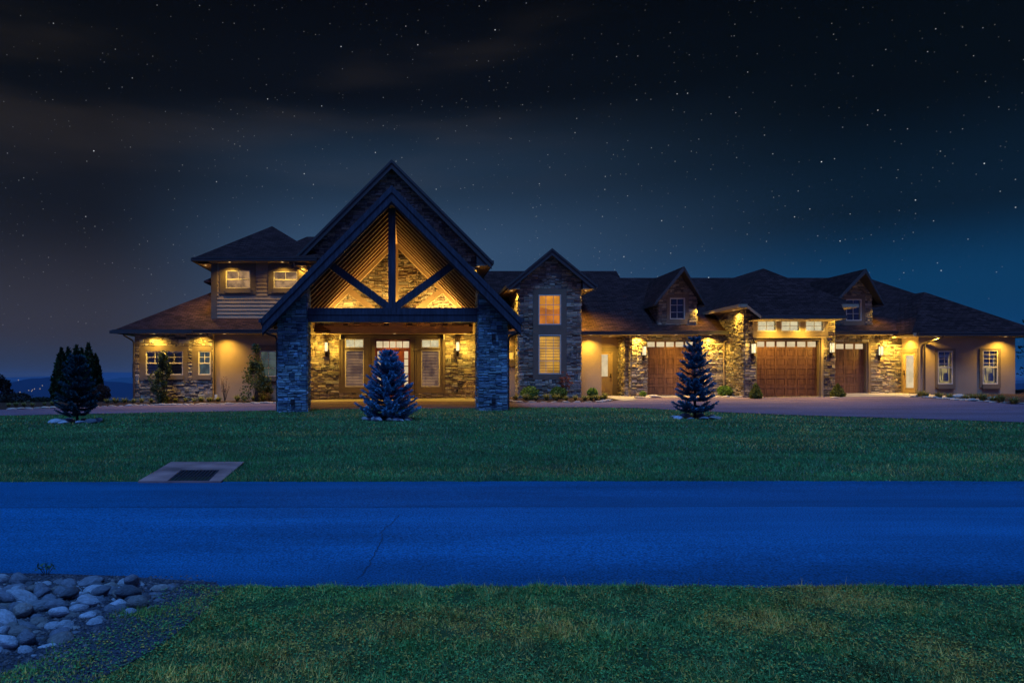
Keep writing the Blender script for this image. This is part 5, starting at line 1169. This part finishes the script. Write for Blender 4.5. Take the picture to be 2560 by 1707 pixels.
# ------------------------------------------------------------------ grass blades
def dirt_mask(x, y):
    px, py = VX+x*F/y, VY+(CZ)*F/y
    lim = np.interp(px, [-400, 60, 150, 255, 330, 400, 470, 560], [1745, 1697, 1655, 1600, 1552, 1510, 1470, 1430]); n = nzA(x*6, y*6)*60-60+rng.random(x.shape)*30
    return (px > 560) | (py > lim+n)
nzA, nzB, nzC, nzD = nz(1), nz(2), nz(3), nz(4)
def blades(name, x0, x1, y0, y1, dens, h, wd, near=False, label='', mask=None, off=0, par=None):
    n = int((x1-x0)*(y1-y0)*dens); x = rng.uniform(x0, x1, n); y = rng.uniform(y0, y1, n)
    px = VX+x*F/y; keep = (px > -140) & (px < 2700); 
    cl = nzA(x*5+7, y*5)*.6+nzB(x*13, y*13+3)*.4
    if near: keep &= dirt_mask(x, y); keep &= rng.random(n) < .35+.9*cl
    if mask is not None: keep &= mask(x, y)
    x, y, cl = x[keep], y[keep], cl[keep]; n = len(x); z = g(x, y)-.004
    dry = nzC(x*(1.3 if near else .35)+11, y*(1.6 if near else .6)); dry2 = nzD(x*6, y*6)
    if near: dryp = np.clip((dry-.22)*1.7, .16, .85)*np.clip((x+2.4)/2.2, .25, 1)*np.clip((dry2)*1.8, .35, 1)
    else: dryp = np.clip((dry-.45)*.8, .02, .25)
    isd = rng.random(n) < dryp; yg = np.clip((dry-.30)*2.2, 0, 1)[:, None]*np.clip((x+2.0)/2.5, 0, 1)[:, None]*(rng.random((n, 1)) < .6)
    gcol = (np.stack([.10+.09*nzB(x*2, y*2), .25+.13*nzD(x*3+5, y*3), .075+.03*cl], 1) if near else np.stack([.075+.06*nzB(x*2, y*2), .26+.12*nzD(x*3+5, y*3), .095+.02*cl], 1))*(.5+.95*rng.random((n, 1)))
    if near: gcol = gcol*(1-.75*yg)+np.array((.30, .36, .06))*(.5+.8*rng.random((n, 1)))*.75*yg
    dcol = np.array((.85, .56, .14))*(.6+.7*rng.random((n, 1))); c = np.where(isd[:, None], dcol, gcol)
    mo = .55+.9*nzB(x*.7+9, y*1.6)*.6+.9*nzD(x*.25, y*.9+7)*.4; c = c*mo[:, None]*((.55+.9*nzB(x*9+4, y*9)[:, None]) if near else 1)
    if not near: lt = (rng.random(n) < .16*nzA(x*2.2, y*4))[:, None]; c = np.where(lt, np.array((.30, .34, .22))*(.6+.6*rng.random((n, 1))), c)
    hh = h*(.45+.9*rng.random(n))*(.45+1.15*cl)*((.5+1.1*nzD(x*3.3, y*3.3)) if near else 1)
    a = rng.random(n)*6.283; le = rng.uniform(.15, .95, n)*np.where(isd, 1.15, 1); tip = np.stack([np.cos(a)*le*hh, np.sin(a)*le*hh, hh*np.sqrt(np.clip(1.15-le**2*.8, .1, 1))], 1)
    b = rng.random(n)*6.283; sd_ = np.stack([np.cos(b), np.sin(b), 0*b], 1)*(wd*(.7+.6*rng.random(n)))[:, None]; B = np.stack([x, y, z], 1)
    V = np.stack([B-sd_, B+sd_, B+tip], 1).reshape(-1, 3)
    return V, (c*np.array((1.22, 1.12, 1.0)) if near else c)
def grass(name, parts, label):
    V = np.concatenate([p[0] for p in parts]); c = np.concatenate([p[1] for p in parts])
    tag(np_mesh(name, V, 3, c, BLADE), label, 'grass', kind='stuff')
edgemask = lambda x, y: y < 5.18+.16*nzB(x*3, y*0+5)+.12*nzA(x*11, y*0+2)+.10*nzC(x*31, y*0)-.02
def clover(n):                                    # small leaflets and straw coloured bits lying in the grass, each split in two triangles
    x = rng.uniform(-3.5, 5.3, n); y = rng.uniform(3.3, 5.3, n); cl = nzA(x*5+7, y*5)*.6+nzB(x*13, y*13+3)*.4; k = dirt_mask(x, y) & edgemask(x, y) & (rng.random(n) < cl*1.5); x, y, cl = x[k], y[k], cl[k]; n = len(x)
    P = np.stack([x, y, g(x, y)+.008+.022*cl*rng.random(n)*1.4], 1); d = rot_unit(n); d[:, 2] = np.abs(d[:, 2])*.35; s_ = np.cross(d, (0, 0, 1.)); s_ /= np.linalg.norm(s_, axis=1)[:, None]; ln = (.006+.010*rng.random((n, 1)))
    V = np.stack([P-s_*ln*.5, P+s_*ln*.5, P+d*ln*1.5], 1).reshape(-1, 3)
    dry = nzC(x*1.3+11, y*1.6); yel = rng.random(n) < np.clip((dry-.18)*1.5, .18, .6)*np.clip((x+2.4)/2.2, .15, 1)
    c = np.where(yel[:, None], np.array((.95, .62, .10))*(.5+.6*rng.random((n, 1))), np.array((.13, .42, .11))*(.5+.9*rng.random((n, 1))))
    return V, c
vg = [blades('g', -3.6, 5.4, 3.3, 5.42, 10500, .025, .0040, True, mask=edgemask), blades('g', -3.4, 5.2, 3.3, 5.3, 350, .052, .0028, True, mask=edgemask), clover(52000)]
for k in range(24):
    cx_, cy_ = rng.uniform(-1.8, 4.6), (rng.uniform(5.05, 5.3) if k % 2 else rng.uniform(3.7, 5.0))
    vg.append(blades('g', cx_-.06, cx_+.06, cy_-.05, cy_+.05, 8000, .042, .0032, True))
grass('verge_grass', vg, 'rough green and straw coloured grass in the foreground')
lawnmask = lambda x, y: (y > 10.78-.05*nzB(x*4, y*0+2)) & (y < yn(x)-.02) & ~((x > -4.45) & (x < -2.65) & (np.abs(x-(-4.2+.62*(y-10.7)/1.9*1.0)) < 9) & inslab(x, y))
SL = [gflat(*q) for q in ((345,1206),(428,1166),(611,1166),(553,1206))]
def inslab(x, y):
    (ax, ay), (bx, by), (cx_, cy_), (dx, dy) = SL
    t = np.clip((y-ay)/(by-ay), -1, 2); l = ax+(bx-ax)*t; r2 = dx+(cx_-dx)*t
    return (t > -.05) & (t < 1.0) & (x > l) & (x < r2)
lm2 = lambda x, y: (y > 10.86-.13*nzB(x*2, y*0+2)-.10*nzA(x*9, y*0)) & (y < yn(x)-.02) & ~inslab(x, y)
lg = [blades('g', -8.5, 13.5, 10.7, 14, 1500, .055, .0065, mask=lm2), blades('g', -11, 18, 14, 19, 620, .055, .010, mask=lm2), blades('g', -17, 26, 19, 30, 210, .055, .018, mask=lm2), blades('g', -8, 12, 10.74, 10.95, 3500, .06, .005, mask=lm2)]
grass('lawn_grass', lg, 'mown green lawn between the road and the driveway')
# sprig of weed at the rocks
wx_, wy_ = gflat(116, 1442)
W0 = empty('weed_sprig', (wx_, wy_, 0), label='small leafy weed sprouting behind the river rocks', cat='weed')
m = MB(); P = []
for k in range(5): a = k*1.3; m.tube([(wx_, wy_, 0), (wx_+.06*math.cos(a), wy_+.05*math.sin(a), .09)], .003, 4); P += [(wx_+.06*math.cos(a)+random.uniform(-.02, .02), wy_+.05*math.sin(a), .07+random.uniform(-.02, .03)) for _ in range(5)]
m.build('stems', BARK, W0); foliage('leaves', np.array(P), .045, np.tile((.05, .14, .06), (len(P), 1)), W0, .2)

# ------------------------------------------------------------------ beyond the lot
def low_wall():
    Yw = 38.6; m = MB(); x0, x1 = X(258, Yw), X(339, Yw)+.3; m.box(x0, x1, Yw, Yw+.3, -.6, Z(1002.5, Yw)); w_ = m.build('low_wall', MORTAR)
    tag(w_, 'low dark garden wall with pale coping beside the stone wing', 'wall'); MB().box(x0-.02, x1, Yw-.04, Yw+.34, Z(1002.5, Yw), Z(1000, Yw)).build('coping', CONC, w_)
low_wall()
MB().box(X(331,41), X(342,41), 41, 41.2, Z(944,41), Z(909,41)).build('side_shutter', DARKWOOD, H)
def ridge(name, Y, pts, col, label, base=-260, seed=0, deep=500, amp=6):
    r_ = np.random.default_rng(seed); m = MB(); pxs = np.linspace(-1600, 4200, 260); top = np.interp(pxs, [q[0] for q in pts], [q[1] for q in pts])
    top = top+sum(np.sin(pxs*f_+p_)*a_ for f_, p_, a_ in zip(r_.uniform(.01, .09, 6), r_.uniform(0, 6, 6), (2.2, 1.5, .8, .6, .4, .3)))*amp/8
    rows = []
    for k, (dy, dz) in enumerate(((-deep, None), (-deep*.45, .45), (0, 1.0), (deep*.6, .3))):
        rows.append([m.p(((px-VX)*Y/F*(1+.0*k), Y+dy, base if dz is None else base+(CZ+(VY-t)*Y/F-base)*dz)) for px, t in zip(pxs, top)])
    for A, B in zip(rows, rows[1:]):
        for i in range(len(A)-1): m.face((A[i], A[i+1], B[i+1], B[i]))
    tag(m.build(name, mat(name+'_hazed_forest', col, 1, noise=(.004, .12), spec=0), smooth=True), kind='structure', label=label)  # blue of the haze is painted into each ridge colour, paler with distance
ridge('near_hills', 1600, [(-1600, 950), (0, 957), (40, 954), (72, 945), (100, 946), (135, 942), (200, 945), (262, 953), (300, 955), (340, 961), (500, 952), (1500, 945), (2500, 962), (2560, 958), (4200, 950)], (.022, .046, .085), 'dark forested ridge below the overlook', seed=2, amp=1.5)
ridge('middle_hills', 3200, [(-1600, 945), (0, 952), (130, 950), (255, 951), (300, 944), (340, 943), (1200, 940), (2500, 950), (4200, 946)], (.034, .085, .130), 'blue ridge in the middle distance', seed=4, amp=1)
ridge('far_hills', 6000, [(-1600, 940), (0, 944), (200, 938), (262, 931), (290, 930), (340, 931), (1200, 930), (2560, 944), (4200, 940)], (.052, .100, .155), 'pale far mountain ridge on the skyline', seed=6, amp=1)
for px, py in ((50,980),(72,975.5),(81,974.5),(79,977.5),(86,972),(100,971.5),(106,963.5),(46,950)):
    Yt = 1050; o = MB().lathe((X(px, Yt), Yt, Z(py, Yt)), [(.2, -.75), (.75, 0), (.2, .75)], 6).build('town_light', TOWN); tag(o, 'tiny warm town light on the dark ridge left of the arborvitaes', 'town light', 'town lights on the distant ridge')
# bare tree at the right edge
def bare_tree():
    x, y = X(2590, 37.5), 37.5; zg = gz(x, y)-.3; r_ = random.Random(3); T0 = empty('bare_tree', (x, y, zg), label='dark sparse tree reaching in from the right edge behind the end wing', cat='tree')
    m = MB(); m.tube([(x, y, zg), (x+.1, y, zg+2), (x, y, zg+4.6)], .09, 6, r2=.02); P = []
    for k in range(16):
        h_ = 1.2+k*.22; a = r_.uniform(2.2, 4.1) if k % 3 else r_.uniform(0, 6.28); L_ = r_.uniform(.9, 1.5); e = Vector((x+math.cos(a)*L_, y+math.sin(a)*L_*.6, zg+h_+r_.uniform(-.1, .35))); m.tube([(x, y, zg+h_), tuple((Vector((x, y, zg+h_))+e)/2+Vector((0, 0, .1))), tuple(e)], .022, 4, r2=.006)
        for j in range(5): s = r_.uniform(.35, 1); q = Vector((x, y, zg+h_)).lerp(e, s); f = q+Vector((r_.uniform(-.3, .1), r_.uniform(-.2, .2), r_.uniform(-.1, .2))); m.tube([tuple(q), tuple(f)], .007, 3, r2=.002); P += [tuple(f+Vector((r_.gauss(0, .05), r_.gauss(0, .05), r_.gauss(0, .04)))) for _ in range(4)]
    m.build('trunk', BARK, T0); P = np.array(P); foliage('crown', P, .12, np.tile((.02, .025, .02), (len(P), 1)), T0, .3, seed=8)
bare_tree()
bk = sheet('slope_bank', np.linspace(31.2, 44, 14), np.linspace(34.5, 41, 8), lambda a, b: g(a, b)+.03-.02*(b-34.5)+.25*np.exp(-((b-36.5)/1.6)**2)*sm(31.2, 33, a), MULCH); tag(bk, kind='structure', label='mulched bank falling away beyond the end wing')
# ------------------------------------------------------------------ night air over the valley: the ridges fade into it, beyond the haze painted in their colours
hz = MB().box(-7400, 9400, -950, 9200, -262, 92).build('haze', GROUND); tag(hz, 'thin blue night haze over the valley', 'haze', kind='stuff')
m = bpy.data.materials.new('night_haze'); m.use_nodes = True; t = m.node_tree; t.nodes.clear(); o = N(t, 'ShaderNodeOutputMaterial'); v = N(t, 'ShaderNodeVolumePrincipled')
v.inputs['Density'].default_value = 5e-5; v.inputs['Color'].default_value = (.55, .70, .92, 1); t.links.new(v.outputs[0], o.inputs['Volume']); hz.data.materials.clear(); hz.data.materials.append(m)
